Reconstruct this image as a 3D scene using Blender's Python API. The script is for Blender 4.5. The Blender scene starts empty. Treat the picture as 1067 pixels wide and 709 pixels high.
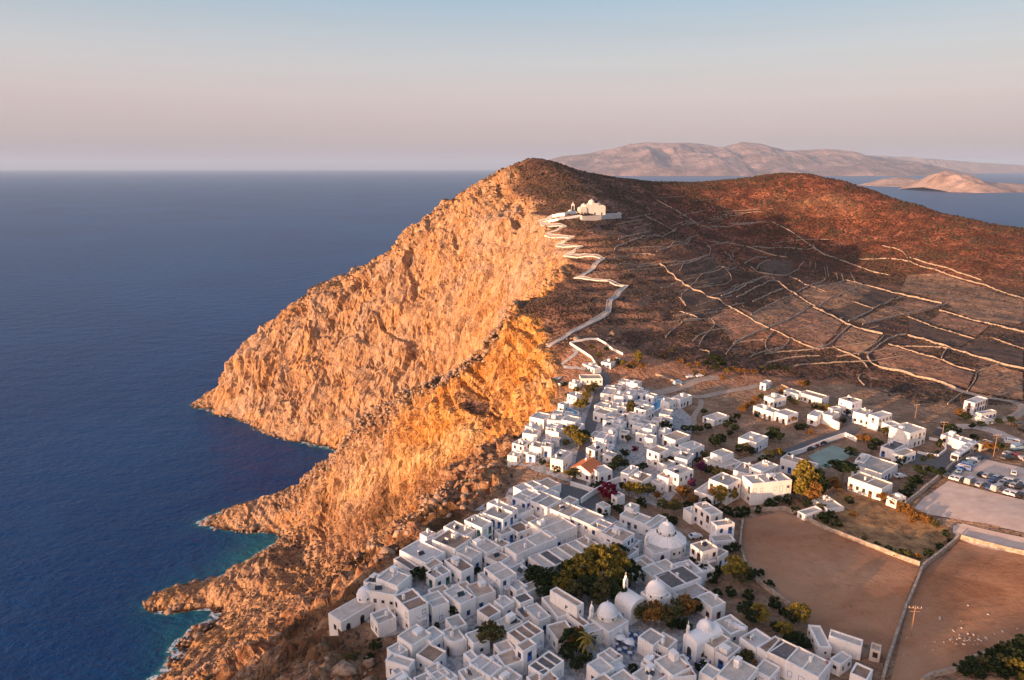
import bpy, bmesh, math, random
import numpy as np
from mathutils import Vector, Matrix
from mathutils.geometry import delaunay_2d_cdt

# ------------------------------------------------------------------ camera, sky, sun, exposure
SC = bpy.context.scene
COL = SC.collection
R = math.radians
CAM_Z, PITCH, FPX = 310.0, R(14.2), 711.0
cam = bpy.data.cameras.new("camera")
cam.sensor_width = 36.0
cam.lens = FPX / 1067.0 * 36.0
cam.clip_start, cam.clip_end = 1.0, 250000.0
cam_o = bpy.data.objects.new("camera", cam)
COL.objects.link(cam_o)
cam_o.location = (0, 0, CAM_Z)
cam_o.rotation_euler = (R(90) - PITCH, 0, 0)
SC.camera = cam_o

SUN_EL, SUN_DIR = R(4.7), Vector((-0.80, -0.60, 0)).normalized()   # horizontal direction towards the sun
world = bpy.data.worlds.new("World")
SC.world = world
world.use_nodes = True
wn, wl = world.node_tree.nodes, world.node_tree.links
wn.clear()
sky = wn.new("ShaderNodeTexSky")
sky.sky_type = 'NISHITA'
sky.sun_disc = False
sky.sun_elevation = SUN_EL
sky.sun_rotation = math.atan2(SUN_DIR.x, SUN_DIR.y)
sky.altitude = 300
sky.air_density, sky.dust_density, sky.ozone_density = 1.0, 1.6, 1.5
bg = wn.new("ShaderNodeBackground")
bg.inputs[1].default_value = 0.10
outw = wn.new("ShaderNodeOutputWorld")
# the pale evening band (anti-twilight arch) over the horizon, mixed over the physical sky
tc = wn.new("ShaderNodeTexCoord")
sx = wn.new("ShaderNodeSeparateXYZ")
wl.new(tc.outputs["Generated"], sx.inputs[0])
ramp = wn.new("ShaderNodeValToRGB")
cr = ramp.color_ramp
SKYR = [(0.0, (0.26, 0.255, 0.32)), (0.010, (0.33, 0.285, 0.335)), (0.045, (0.45, 0.355, 0.375)), (0.09, (0.53, 0.43, 0.43)),
        (0.14, (0.50, 0.48, 0.49)), (0.22, (0.31, 0.425, 0.52)), (0.5, (0.21, 0.32, 0.49)), (1.0, (0.16, 0.25, 0.43))]
while len(cr.elements) < len(SKYR): cr.elements.new(0.5)
for e, (p, c) in zip(cr.elements, SKYR):
    e.position = p; e.color = (*c, 1)
wl.new(sx.outputs[2], ramp.inputs[0])
# streaks of thin high haze
mp = wn.new("ShaderNodeMapping"); mp.inputs['Scale'].default_value = (1.2, 1.2, 26)
wl.new(tc.outputs["Generated"], mp.inputs[0])
nz = wn.new("ShaderNodeTexNoise"); nz.inputs['Scale'].default_value = 1.6; nz.inputs['Detail'].default_value = 4
wl.new(mp.outputs[0], nz.inputs[0])
mr = wn.new("ShaderNodeMapRange"); mr.inputs[1].default_value = .35; mr.inputs[2].default_value = .75
mr.inputs[3].default_value = 0.98; mr.inputs[4].default_value = 1.02
wl.new(nz.outputs[0], mr.inputs[0])
mulr = wn.new("ShaderNodeVectorMath"); mulr.operation = 'SCALE'
wl.new(ramp.outputs[0], mulr.inputs[0]); wl.new(mr.outputs[0], mulr.inputs['Scale'])
SKY_K = 5.6
mulk = wn.new("ShaderNodeVectorMath"); mulk.operation = 'SCALE'; mulk.inputs['Scale'].default_value = SKY_K
wl.new(mulr.outputs[0], mulk.inputs[0])
mixw = wn.new("ShaderNodeMix"); mixw.data_type = 'RGBA'; mixw.inputs[0].default_value = 0.85
# the warm glow of the low sky round the sun
dotn = wn.new("ShaderNodeVectorMath"); dotn.operation = 'DOT_PRODUCT'; dotn.inputs[1].default_value = (SUN_DIR.x, SUN_DIR.y, 0.12)
wl.new(tc.outputs["Generated"], dotn.inputs[0])
gp = wn.new("ShaderNodeMath"); gp.operation = 'MAXIMUM'; gp.inputs[1].default_value = 0; wl.new(dotn.outputs['Value'], gp.inputs[0])
gq = wn.new("ShaderNodeMath"); gq.operation = 'POWER'; gq.inputs[1].default_value = 3.5; wl.new(gp.outputs[0], gq.inputs[0])
gs = wn.new("ShaderNodeVectorMath"); gs.operation = 'SCALE'; gs.inputs[0].default_value = (15.0, 8.8, 5.8); wl.new(gq.outputs[0], gs.inputs['Scale'])
ga = wn.new("ShaderNodeVectorMath"); ga.operation = 'ADD'; wl.new(mulk.outputs[0], ga.inputs[0]); wl.new(gs.outputs[0], ga.inputs[1])
wl.new(sky.outputs[0], mixw.inputs[6]); wl.new(ga.outputs[0], mixw.inputs[7])
wl.new(mixw.outputs[2], bg.inputs[0]); wl.new(bg.outputs[0], outw.inputs[0])

sun = bpy.data.lights.new("sun", 'SUN')
sun.energy = 5.0
sun.angle = R(0.55)
sun.color = (1.0, 0.55, 0.29)
sun_o = bpy.data.objects.new("sun", sun)
COL.objects.link(sun_o)
sd = Vector((SUN_DIR.x * math.cos(SUN_EL), SUN_DIR.y * math.cos(SUN_EL), math.sin(SUN_EL)))
sun_o.rotation_euler = sd.to_track_quat('Z', 'Y').to_euler()
sun_o.location = (-500, -400, 600)

vs = SC.view_settings
vs.view_transform = 'Standard'; vs.look = 'None'; vs.exposure = 1.25; vs.gamma = 1.0; vs.use_curve_mapping = False
SC.cycles.use_denoising = True
SC.cycles.max_bounces = 5
SC.cycles.volume_bounces = 0
SC.cycles.volume_max_steps = 64

random.seed(7)
RNG = np.random.default_rng(7)

# ------------------------------------------------------------------ photograph pixel -> ray
CP, SP = math.cos(PITCH), math.sin(PITCH)
def ray(px, py):
    u = (px - 533.5) / FPX; v = (354.5 - py) / FPX
    return u, CP + v * SP, -SP + v * CP
def at_z(px, py, z):
    a, b, c = ray(px, py); t = (z - CAM_Z) / c
    return a * t, b * t, z
def at_y(px, py, y):
    a, b, c = ray(px, py); t = y / b
    return a * t, y, CAM_Z + c * t
def at_p(px, py):
    # the plateau behind the town: rises 0.181 per metre of distance beyond y = 330
    a, b, c = ray(px, py)
    t = (200 - CAM_Z - 0.181 * 330) / (c - 0.181 * b)
    if b * t < 330: return at_z(px, py, 200)
    return a * t, b * t, CAM_Z + c * t

# ------------------------------------------------------------------ terrain control points
CT = []
Z = lambda l, z: [CT.append(at_z(x, y, z)) for x, y in l]
# coastline
Z([(163,709),(186,672),(210,654),(240,633),(228,636),(200,637),(170,635),(150,632),(177,616),(210,611),(235,604),(262,587),(284,572),
   (297,562),(293,553),(255,552),(225,550),(205,547),(222,425),(240,433),(262,440),(283,453),(312,460),(345,468)], 0)
# sea floor
Z([(110,709),(60,680),(100,640),(120,600),(60,560),(170,590),(210,590),(160,520),(100,480),(150,430),(180,400),(150,340),(60,400),(20,300),(60,250),
   (240,480),(200,480),(285,490)], -22)
Z([(195,647),(172,652),(214,643),(180,661)], -5)
Z([(240,585),(262,570)], -7)
Z([(310,490),(335,478)], -8)
# headland near the bottom left
Z([(175,622),(200,618)], 7); Z([(225,612),(240,605)], 13); Z([(258,590)], 18); Z([(285,578)], 26)
def LINE(L, n_=4):
    for (x0, y0, d0), (x1, y1, d1) in zip(L[:-1], L[1:]):
        for q in range(n_): t = q/n_; CT.append(at_y(x0+(x1-x0)*t, y0+(y1-y0)*t, d0+(d1-d0)*t))
    CT.append(at_y(*L[-1]))
# long rib of rubble running down to the middle headland
for L_ in [[(525,336,446),(488,383,450),(440,410,466),(395,430,488),(370,452,512),(340,484,540),(318,504,556),(300,513,566),(262,524,566),(235,535,559)]]: LINE(L_)
# behind the rib: the gully and the inlet
CT += [(-95,600,42),(-60,610,62),(-100,680,22),(-25,560,120),(-140,620,6),(-170,660,-8),(-200,625,-8),(-235,615,-12),(-270,600,-18),(-10,500,160),(-60,640,60)]
# stratified face: top and foot
LINE([(322,520,522),(340,508,500),(372,484,476),(405,470,452),(437,456,430),(462,447,412),(490,436,394)], 5)
LINE([(305,552,536),(330,545,516),(350,537,492),(372,527,469),(405,513,444),(437,499,421),(462,488,402),(490,474,382),(520,462,345)], 5)
# foot of the upper orange face
for x, y, d in [(505,395,428),(515,425,415),(530,446,385),(548,470,330)]: CT.append(at_y(x, y, d))
# mountain ridge against the sea and sky
RIDGE = [(217,410,866),(228,396,868),(243,386,870),(258,368,874),(275,347,880),(303,322,886),(330,307,890),(350,293,892),(375,286,895),(388,272,897),
         (408,262,901),(430,243,905),(450,228,908),(470,213,910),(497,197,908),(520,184,900),(536,173,890),(549,165,880)]
for x, y, d in RIDGE:
    p = at_y(x, y, d); CT.append(p)
    CT.append((p[0] - 5, p[1] + 50 + p[2] * 0.9, -20)); CT.append((p[0], p[1] + 25 + p[2] * 0.3, p[2] * 0.72))
# right-hand skyline
for x, y, d in [(565,167,900),(590,172,915),(620,181,930),(660,187,960),(700,190.5,985),(740,190.5,1000),(790,184,1000),(815,180.5,1000),(840,180.5,1000),(880,188,975),
                (920,202,940),(960,214,900),(1010,228,850),(1067,238,800),(1150,252,760),(1260,268,740)]:
    p = at_y(x, y, d); CT.append(p)
    CT.append((p[0], p[1] + 160, p[2] - 55)); CT.append((p[0], 1395, 20))
# rim of the plateau above the big cliff
for x, y, d in [(537,184,842),(540,205,770)]: CT.append(at_y(x, y, d))
for x, y in [(552,226),(566,245),(581,260),(590,273),(592,288),(575,296),(541,316),(525,333)]:
    p = at_p(x, y); CT.append(p)
for x, y in [(554,363),(571,377),(578,400),(590,408),(570,428),(556,452)]:
    p = at_p(x, y); CT.append(p)
# flank between church and summit
for x, y, d in [(600,200,770),(560,195,810),(650,205,820),(620,188,890),(700,205,890),(760,215,900)]: CT.append(at_y(x, y, d))
for x, y in [(615,221),(640,240),(700,250),(620,300),(660,270),(600,340),(650,340)]: CT.append(at_p(x, y))
for x, y, d in [(700,250,655),(700,300,500),(760,300,530),(750,262,680),(800,300,560),(700,340,425)]: CT.append(at_y(x, y, d))
# foot of the right-hand hill and the gentle ground below it
for x, y, d in [(760,240,830),(840,262,800),(900,275,730),(960,290,660),(1067,312,560),(1150,330,540),(840,215,900),(900,235,850),(970,250,780),(1040,270,680),
                (900,310,545),(1000,340,455),(850,340,445),(950,370,385),(1060,380,360),(1150,400,340),(760,360,400)]:
    CT.append(at_y(x, y, d))
# town and fields: a shelf at about 200 m
Z([(350,655),(388,607),(430,580),(470,550),(520,518),(545,485),(600,500),(600,560),(520,600),(450,650),(400,700),(520,709),(700,709),(640,620),(660,540),(620,440),
   (640,405),(700,420),(700,480),(780,470),(760,560),(800,640),(860,700)], 200)
Z([(800,420),(880,430),(860,480)], 201); Z([(940,450),(900,540)], 202); Z([(1010,440),(1060,460)], 204); Z([(990,570),(930,660),(915,709)], 201.5); Z([(1067,520)], 206); Z([(1067,575),(1067,640)], 207); Z([(1000,709),(1000,640)], 204); Z([(1130,640),(1150,560)], 213); Z([(1150,500)], 211)
Z([(345,700),(330,680)], 185); Z([(300,690)], 165); Z([(320,709)], 172)
CT += [(-60,60,195),(0,60,200),(80,0,200),(200,0,206),(400,100,214),(500,300,222),(650,500,236),(850,600,250),(1000,300,255),(1150,700,260),(1150,0,250),
       (0,-150,205),(200,-250,210),(-140,60,165),(-200,150,60),(-260,120,10),(-300,200,-20),(-330,60,0),(-400,60,-20),(-330,-60,120),(-420,-150,60),(-560,-100,-20),(-560,150,-20),
       (-560,-250,-10),(-480,700,-22),(-560,400,-22),(-560,1000,-22),(-400,1300,-22),(0,1395,-20)]
CT = np.array(CT, dtype=float)
# drop near-duplicates
keep = []
for i, p in enumerate(CT):
    if all((p[0]-CT[j][0])**2 + (p[1]-CT[j][1])**2 > 9 for j in keep): keep.append(i)
CT = CT[keep]

def axis(parts):
    o = [parts[0][0]]
    for a, b, s in parts:
        n = max(1, round((b - a) / s)); o += list(np.linspace(a, b, n + 1)[1:])
    return np.array(o)
GX = axis([(-560,-430,6),(-430,-330,2.2),(-330,70,1.3),(70,360,2.0),(360,1150,4.0)])
GY = axis([(-250,100,8),(100,600,1.3),(600,940,2.0),(940,1400,5)])
XX, YY = np.meshgrid(GX, GY)
def rbf_fit(pts, lam=0.6):
    n = len(pts)
    d = np.hypot(pts[:,None,0]-pts[None,:,0], pts[:,None,1]-pts[None,:,1])
    A = np.zeros((n+3, n+3)); A[:n,:n] = -d; A[range(n),range(n)] = lam * 2
    A[:n,n] = 1; A[:n,n+1] = pts[:,0]/500; A[:n,n+2] = pts[:,1]/500
    A[n:,:n] = A[:n,n:].T
    b = np.zeros(n+3); b[:n] = pts[:,2]
    return np.linalg.solve(A, b)
W = rbf_fit(CT)
def rbf_eval(x, y):
    o = W[-3] + W[-2]*x/500 + W[-1]*y/500
    for k in range(len(CT)):
        o = o - W[k] * np.sqrt((x-CT[k,0])**2 + (y-CT[k,1])**2 + 9.0)
    return o
H = rbf_eval(XX, YY)

# ------------------------------------------------------------------ noise
def _hash(i, j, k, s):
    h = (i.astype(np.int64)*374761393 + j.astype(np.int64)*668265263 + k.astype(np.int64)*2147483647*3 + s*974634777) & 0xffffffff
    h = ((h ^ (h >> 13)) * 1274126177) & 0xffffffff
    h = ((h ^ (h >> 15)) * 2246822519) & 0xffffffff
    return ((h ^ (h >> 16)) & 0xffff) / 32767.5 - 1.0
def vnoise(x, y, z, s=0):
    i, j, k = np.floor(x), np.floor(y), np.floor(z)
    u, v, w = x-i, y-j, z-k
    u = u*u*u*(u*(u*6-15)+10); v = v*v*v*(v*(v*6-15)+10); w = w*w*w*(w*(w*6-15)+10)
    o = 0
    for a in (0,1):
        for b in (0,1):
            for c in (0,1):
                o = o + _hash(i+a, j+b, k+c, s) * (u if a else 1-u) * (v if b else 1-v) * (w if c else 1-w)
    return o
def fbm(x, y, z, oct=4, s=0, ridged=False):
    o, a, t = 0, 1.0, 0
    for q in range(oct):
        n = vnoise(x, y, z, s+q*17)
        if ridged: n = 1 - 2*np.abs(n)
        o = o + a*n; t += a; a *= 0.5; x, y, z = x*2.03+3.1, y*2.03+1.7, z*2.03+5.3
    return o / t
def sstep(a, b, x):
    t = np.clip((x-a)/(b-a), 0, 1); return t*t*(3-2*t)

# ------------------------------------------------------------------ the shelf of the town and its fields (world polygon)
def in_poly(x, y, P):
    r = np.zeros(np.shape(x), bool); n = len(P)
    for i in range(n):
        x0, y0 = P[i]; x1, y1 = P[(i+1) % n]
        c = ((y0 > y) != (y1 > y)) & (x < (x1-x0)*(y-y0)/((y1-y0) or 1e-9)+x0)
        r ^= c
    return r
def poly_dist(x, y, P):
    d = np.full(np.shape(x), 1e9); n = len(P)
    for i in range(n):
        x0, y0 = P[i]; x1, y1 = P[(i+1) % n]
        L = (x1-x0)**2 + (y1-y0)**2
        t = np.clip(((x-x0)*(x1-x0) + (y-y0)*(y1-y0)) / L, 0, 1)
        d = np.minimum(d, np.hypot(x-x0-t*(x1-x0), y-y0-t*(y1-y0)))
    return np.where(in_poly(x, y, P), d, -d)
TOWN = [at_z(x, y, 200)[:2] for x, y in [(405,712),(398,684),(372,668),(346,650),(383,612),(420,585),(470,552),(525,512),(535,480),(550,450),(580,412),(584,384),(640,380),(720,392),(800,398),(880,402),(960,428),(1067,428)]]
TOWN += [(420,300),(420,60),(-22,60)]
TD = poly_dist(XX, YY, TOWN)
SHELF = sstep(-4, 6, TD)
ZT = 200 + 0.012*np.clip(XX-80, 0, 400) + 0.10*np.clip(YY-330, 0, 500) * 0
H = np.where(TD > 2, H*(1-0.0) , H)

# blocking headland out of view behind and left of the camera (its crest shades the town)
sx_ = -(XX*SUN_DIR.x + YY*SUN_DIR.y)           # along the light
nx_ = XX*(-SUN_DIR.y) - YY*(-SUN_DIR.x)        # across it, to the right when looking along the light
CREST = [(-420,0),(-300,110),(-235,140),(-200,172),(-178,202),(-150,226),(-115,231.5),(-60,232),(0,232),(60,230),(140,224)]
cz = np.interp(nx_, [c[0] for c in CREST], [c[1] for c in CREST]) + 5.5*fbm(nx_/13, sx_*0+3, nx_*0, 4, 91)
bump = cz * np.exp(-((sx_+215)/70.0)**2)
H = np.where((sx_ < -40) & (YY < 60), np.maximum(H, bump), H)

gy, gx = np.gradient(H, GY, GX)
SL = np.hypot(gx, gy)
ROCK = sstep(0.42, 0.85, SL + 0.12*fbm(XX/25, YY/25, XX*0, 3, 5))
ROCK = np.maximum(ROCK, sstep(-70, -110, XX)); ROCK = np.maximum(ROCK, .85*sstep(2, -8, TD)*sstep(50, 20, XX)*sstep(330, 300, YY))
# terraces on the hillsides
OPEN = (1-SHELF) * (1-ROCK)
wob = 4.5*fbm(XX/60, YY/60, XX*0, 4, 11)
st = 4.2; q = (H + wob) / st; f = q - np.floor(q)
ter = (np.floor(q) + sstep(0.62, 1.0, f) - q) * st
tmask = OPEN * sstep(205, 215, H) * (1-sstep(262, 285, H)) * sstep(20, 60, XX) * (1-sstep(330,430,XX)) * (1-sstep(640,740,YY)) * sstep(-.45,-.05,fbm(XX/50+5,YY/50,XX*0,3,14))
riser = sstep(.58, .66, f) * (1-sstep(.93, 1.0, f)) * tmask
H1 = H + ter * tmask * 0.6
H1 += OPEN * (1.6*fbm(XX/38, YY/38, XX*0, 4, 21) + 0.5*fbm(XX/7, YY/7, XX*0, 3, 31))
H1 += SHELF * 0.0

def hgt(x, y):
    i = int(np.clip(np.searchsorted(GX, x) - 1, 0, len(GX)-2)); j = int(np.clip(np.searchsorted(GY, y) - 1, 0, len(GY)-2))
    u = (x-GX[i])/(GX[i+1]-GX[i]); v = (y-GY[j])/(GY[j+1]-GY[j])
    return float(H1[j,i]*(1-u)*(1-v) + H1[j,i+1]*u*(1-v) + H1[j+1,i]*(1-u)*v + H1[j+1,i+1]*u*v)
def hgt_v(x, y):
    i = np.clip(np.searchsorted(GX, x) - 1, 0, len(GX)-2); j = np.clip(np.searchsorted(GY, y) - 1, 0, len(GY)-2)
    u = (x-GX[i])/(GX[i+1]-GX[i]); v = (y-GY[j])/(GY[j+1]-GY[j])
    return H1[j,i]*(1-u)*(1-v) + H1[j,i+1]*u*(1-v) + H1[j+1,i]*(1-u)*v + H1[j+1,i+1]*u*v
def hit(px, py, lift=0.0):
    """the point of the ground (or `lift` above it) seen at a pixel of the photograph"""
    a, b, c = ray(px, py)
    ys = np.arange(90, 1100, 0.8); t = ys / b
    xs = a*t; zs = CAM_Z + c*t
    g = hgt_v(xs, ys) + lift
    k = np.argmax(zs < g)
    if zs[k] >= g[k]: k = len(ys)-1
    k0 = max(k-1, 0)
    d0 = zs[k0]-g[k0]; d1 = zs[k]-g[k]
    w = d0/(d0-d1) if d0 != d1 else 0
    y = ys[k0]*(1-w) + ys[k]*w
    return a*y/b, y, CAM_Z + c*y/b

# ------------------------------------------------------------------ material helpers
MATS = {}
def nt(name):
    m = bpy.data.materials.new(name); m.use_nodes = True
    n, l = m.node_tree.nodes, m.node_tree.links
    b = n["Principled BSDF"]; MATS[name] = m
    return m, n, l, b
def noise(n, l, scale, detail=4, rough=.55, vec=None, dist=0):
    t = n.new("ShaderNodeTexNoise"); t.inputs['Scale'].default_value = scale; t.inputs['Detail'].default_value = detail
    t.inputs['Roughness'].default_value = rough; t.inputs['Distortion'].default_value = dist
    if vec: l.new(vec, t.inputs['Vector'])
    return t.outputs['Fac']
def rampn(n, l, fac, stops):
    r = n.new("ShaderNodeValToRGB"); e = r.color_ramp.elements
    while len(e) < len(stops): e.new(0.5)
    for a, (p, c) in zip(e, stops):
        a.position = p; a.color = (*c, 1) if len(c) == 3 else c
    l.new(fac, r.inputs[0]); return r.outputs[0]
def mixc(n, l, fac, a, b, mode='MIX'):
    m = n.new("ShaderNodeMix"); m.data_type = 'RGBA'; m.blend_type = mode
    for s, v in ((0, fac), (6, a), (7, b)):
        if hasattr(v, 'links'): l.new(v, m.inputs[s])
        elif isinstance(v, (int, float)): m.inputs[s].default_value = v
        else: m.inputs[s].default_value = (*v, 1)
    return m.outputs[2]
def mathn(n, l, op, a, b=None, clamp=False):
    m = n.new("ShaderNodeMath"); m.operation = op; m.use_clamp = clamp
    for s, v in ((0, a), (1, b)):
        if v is None: continue
        if hasattr(v, 'links'): l.new(v, m.inputs[s])
        else: m.inputs[s].default_value = v
    return m.outputs[0]
def bumpn(n, l, b, h, strength, dist):
    k = n.new("ShaderNodeBump"); k.inputs['Strength'].default_value = strength; k.inputs['Distance'].default_value = dist
    l.new(h, k.inputs['Height']); l.new(k.outputs[0], b.inputs['Normal'])
def geo(n): 
    g = n.new("ShaderNodeNewGeometry"); return g
def simple(name, c1, c2=None, scale=1.5, rough=.85, bump=0, metal=0, lo=.3, hi=.7):
    m, n, l, b = nt(name)
    c2 = c2 or tuple(v*.8 for v in c1)
    f = noise(n, l, scale, 5, .6, n_obj(n))
    l.new(rampn(n, l, f, [(lo, c1), (hi, c2)]), b.inputs['Base Color'])
    b.inputs['Roughness'].default_value = rough; b.inputs['Metallic'].default_value = metal
    if bump: bumpn(n, l, b, f, bump, .3)
    return m
def n_obj(n):
    return n.new("ShaderNodeNewGeometry").outputs['Position']

# ------------------------------------------------------------------ land mesh
def attr(me, name, arr):
    a = me.attributes.new(name, 'FLOAT', 'POINT'); a.data.foreach_set('value', np.ascontiguousarray(arr, dtype=np.float32).ravel())
def grid_mesh(name, X, Y, Zz, mat, attrs=()):
    ny, nx = X.shape
    me = bpy.data.meshes.new(name)
    co = np.stack([X, Y, Zz], -1).reshape(-1, 3).astype(np.float32)
    idx = np.arange(ny*nx).reshape(ny, nx)
    q = np.stack([idx[:-1,:-1], idx[:-1,1:], idx[1:,1:], idx[1:,:-1]], -1).reshape(-1, 4)
    me.vertices.add(len(co)); me.vertices.foreach_set('co', co.ravel())
    me.loops.add(q.size); me.loops.foreach_set('vertex_index', q.ravel().astype(np.int32))
    me.polygons.add(len(q)); me.polygons.foreach_set('loop_start', np.arange(0, q.size, 4, dtype=np.int32))
    me.polygons.foreach_set('use_smooth', np.ones(len(q), bool))
    me.update(calc_edges=True)
    for nme, a in attrs: attr(me, nme, a)
    me.materials.append(mat)
    o = bpy.data.objects.new(name, me); COL.objects.link(o)
    return o

# rock relief: along the normal, ribs, cracks and ledges
gy1, gx1 = np.gradient(H, GY, GX)
nl = np.sqrt(gx1**2 + gy1**2 + 1)
NX_, NY_, NZ_ = -gx1/nl, -gy1/nl, 1/nl
wx = XX + 14*fbm(XX/70, YY/70, H/70, 2, 3); wy = YY + 14*fbm(XX/70+9, YY/70, H/70, 2, 4)
big = fbm(wx/55, wy/55, H/95, 3, 41, True)
mid = fbm(wx/20, wy/20, H/38, 4, 51, True)
fin = fbm(XX/8, YY/8, H/20, 5, 61, True)
mtn = sstep(600, 660, YY)
ZIGW = [hit(560+x/7.09, 190+y/7.09)[:2] for x, y in [(200,262),(120,285),(70,280),(20,292),(60,318),(205,330),(140,360),(62,392),(110,402),(262,410),(200,440),(145,466),(200,476),(325,480),(270,515),(205,542),(300,550),(430,545),(485,568),(400,650),(330,700)]]
ZD = np.full(XX.shape, 1e9)
for a, b_ in zip(ZIGW[:-1], ZIGW[1:]):
    t = np.clip(((XX-a[0])*(b_[0]-a[0])+(YY-a[1])*(b_[1]-a[1]))/((b_[0]-a[0])**2+(b_[1]-a[1])**2+1e-6), 0, 1); ZD = np.minimum(ZD, np.hypot(XX-a[0]-t*(b_[0]-a[0]), YY-a[1]-t*(b_[1]-a[1])))
amp = ROCK * (1-SHELF) * sstep(2.5, 14, ZD) * (.45+.55*sstep(5, 35, H)) * sstep(-10, 3, H)
GP = XX*.72 + YY*.69; GA = -.69*XX + .72*YY
GUL = fbm(GP/17 + .6*fbm(XX/40,YY/40,XX*0,2,8), GA/90, H/60, 3, 131, True)
lam = (H + 0.25*XX - 0.15*YY + 6*fbm(XX/50, YY/50, H/50, 2, 77)) / 9.0
ledge = np.abs((lam - np.floor(lam)) - .5) * 2
slab = 0.25 + 0.75*sstep(-.25, .45, fbm(XX/60+3, YY/60, H/40, 3, 71))
near_ = sstep(590, 520, YY)
def cell(x, y, z, s):
    i, j, k = np.floor(x), np.floor(y), np.floor(z); best = np.full(x.shape, 9.0); val = np.zeros(x.shape)
    for a in (-1,0,1):
        for b in (-1,0,1):
            for c in (-1,0,1):
                ci, cj, ck = i+a, j+b, k+c
                dx = ci+.5+.45*_hash(ci,cj,ck,s)-x; dy = cj+.5+.45*_hash(ci,cj,ck,s+1)-y; dz = ck+.5+.45*_hash(ci,cj,ck,s+2)-z
                d = dx*dx+dy*dy+dz*dz; m_ = d < best
                best = np.where(m_, d, best); val = np.where(m_, _hash(ci,cj,ck,s+3) + .9*(dx*_hash(ci,cj,ck,s+4)+dz*_hash(ci,cj,ck,s+5)), val)
    return val
rk = amp > .02
slabs = np.zeros(XX.shape)
wx2 = XX + 5*fbm(XX/22, YY/22, H/40, 3, 201); wy2 = YY + 5*fbm(XX/22+5, YY/22, H/40, 3, 202)
slabs[rk] = 2.9*cell(wx2[rk]/26, wy2[rk]/26, H[rk]/58, 210) * (1-.6*mtn[rk]) + mtn[rk]*5.2*cell(wx2[rk]/44, wy2[rk]/44, (H[rk]+.5*XX[rk])/100, 240) + mtn[rk]*1.6*cell(wx2[rk]/17, wy2[rk]/17, H[rk]/60, 250) + (1-.75*mtn[rk])*1.3*cell(wx2[rk]/10, wy2[rk]/10, H[rk]/24, 220) + .55*(1-.7*mtn[rk])*cell(XX[rk]/4.6, YY[rk]/4.6, H[rk]/9, 230)
st1 = lam - np.floor(lam); step1 = sstep(.0,.14,st1)*(1-sstep(.62,1.0,st1)); lam2 = lam*2.7+1.3; st2 = lam2-np.floor(lam2); step2 = sstep(.0,.2,st2)*(1-sstep(.6,1.0,st2))
cr_ = fbm(wx/15, wy/15, H/50, 4, 141); crev = np.exp(-(cr_/.055)**2); cr2 = fbm(XX/6.5, YY/6.5, H/22, 3, 151); crev2 = np.exp(-(cr2/.09)**2)
disp = amp * (slabs + (4.0+8*mtn)*(big-.1) + (1.6-.6*mtn)*(mid-.1)*slab + (.8-.55*mtn)*fin*slab + (2.6*near_+1.2)*(step1-.5) + (1.0*near_+.3)*(step2-.5) - (2.4+2.2*mtn)*crev - (1.0-.7*mtn)*crev2 + 3.4*near_*(GUL-.1)*sstep(1.3,.7,SL))
PX_ = XX + NX_*disp; PY_ = YY + NY_*disp; PZ_ = H1 + NZ_*disp
# sea shore: sharpen
m_ = (H > -12) & (H < 6)
PZ_ = np.where(m_, PZ_ + 0.6*fin, PZ_)
# ------------------------------------------------------------------ ground material: rock by slope, scrub, bare earth
m, n, l, b = nt("land")
g = geo(n); P = g.outputs['Position']
at_ = lambda nm: (lambda a: (setattr(a, 'attribute_name', nm), a.outputs['Fac'])[1])(n.new("ShaderNodeAttribute"))
rockA, vegA, pavA, tintA, risA = at_('rock'), at_('veg'), at_('pave'), at_('tint'), at_('riser')
mpv = n.new("ShaderNodeMapping"); mpv.inputs['Scale'].default_value = (1, 1, .38); l.new(P, mpv.inputs[0])
n1 = noise(n, l, .022, 6, .6, P, .6); n2 = noise(n, l, .16, 6, .65, mpv.outputs[0], .4); n3 = noise(n, l, .9, 4, .6, P)
pale = rampn(n, l, n2, [(.28, (.22, .13, .08)), (.40, (.36, .24, .155)), (.56, (.44, .305, .21)), (.72, (.51, .375, .275))])
rust = rampn(n, l, n2, [(.30, (.14, .050, .018)), (.43, (.42, .19, .050)), (.58, (.56, .31, .10)), (.72, (.62, .43, .23))])
tmix = mathn(n, l, 'ADD', tintA, mathn(n, l, 'MULTIPLY', mathn(n, l, 'SUBTRACT', n1, .5), 2.2), True)
rock = mixc(n, l, tmix, pale, rust)
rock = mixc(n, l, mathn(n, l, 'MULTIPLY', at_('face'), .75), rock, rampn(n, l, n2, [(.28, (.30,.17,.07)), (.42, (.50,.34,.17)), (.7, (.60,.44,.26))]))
# cracks and dark seams
vor = n.new("ShaderNodeTexVoronoi"); vor.feature = 'DISTANCE_TO_EDGE'; vor.inputs['Scale'].default_value = .085
wv = n.new("ShaderNodeVectorMath"); wv.operation = 'ADD'; nsc = n.new("ShaderNodeTexNoise"); nsc.inputs['Scale'].default_value = .07; nsc.inputs['Detail'].default_value = 5
l.new(P, nsc.inputs['Vector']); sc3 = n.new("ShaderNodeVectorMath"); sc3.operation = 'SCALE'; sc3.inputs['Scale'].default_value = 22; l.new(nsc.outputs['Color'], sc3.inputs[0])
l.new(mpv.outputs[0], wv.inputs[0]); l.new(sc3.outputs[0], wv.inputs[1]); l.new(wv.outputs[0], vor.inputs['Vector'])
streak = n.new("ShaderNodeMapping"); streak.inputs['Scale'].default_value = (1, 1, .14); l.new(P, streak.inputs[0])
strk = rampn(n, l, noise(n, l, .38, 6, .7, streak.outputs[0], .3), [(.34, (.50, .42, .38)), (.48, (.92, .90, .88)), (.70, (1.12, 1.10, 1.08))])
rock = mixc(n, l, .85, rock, strk, 'MULTIPLY')
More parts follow.
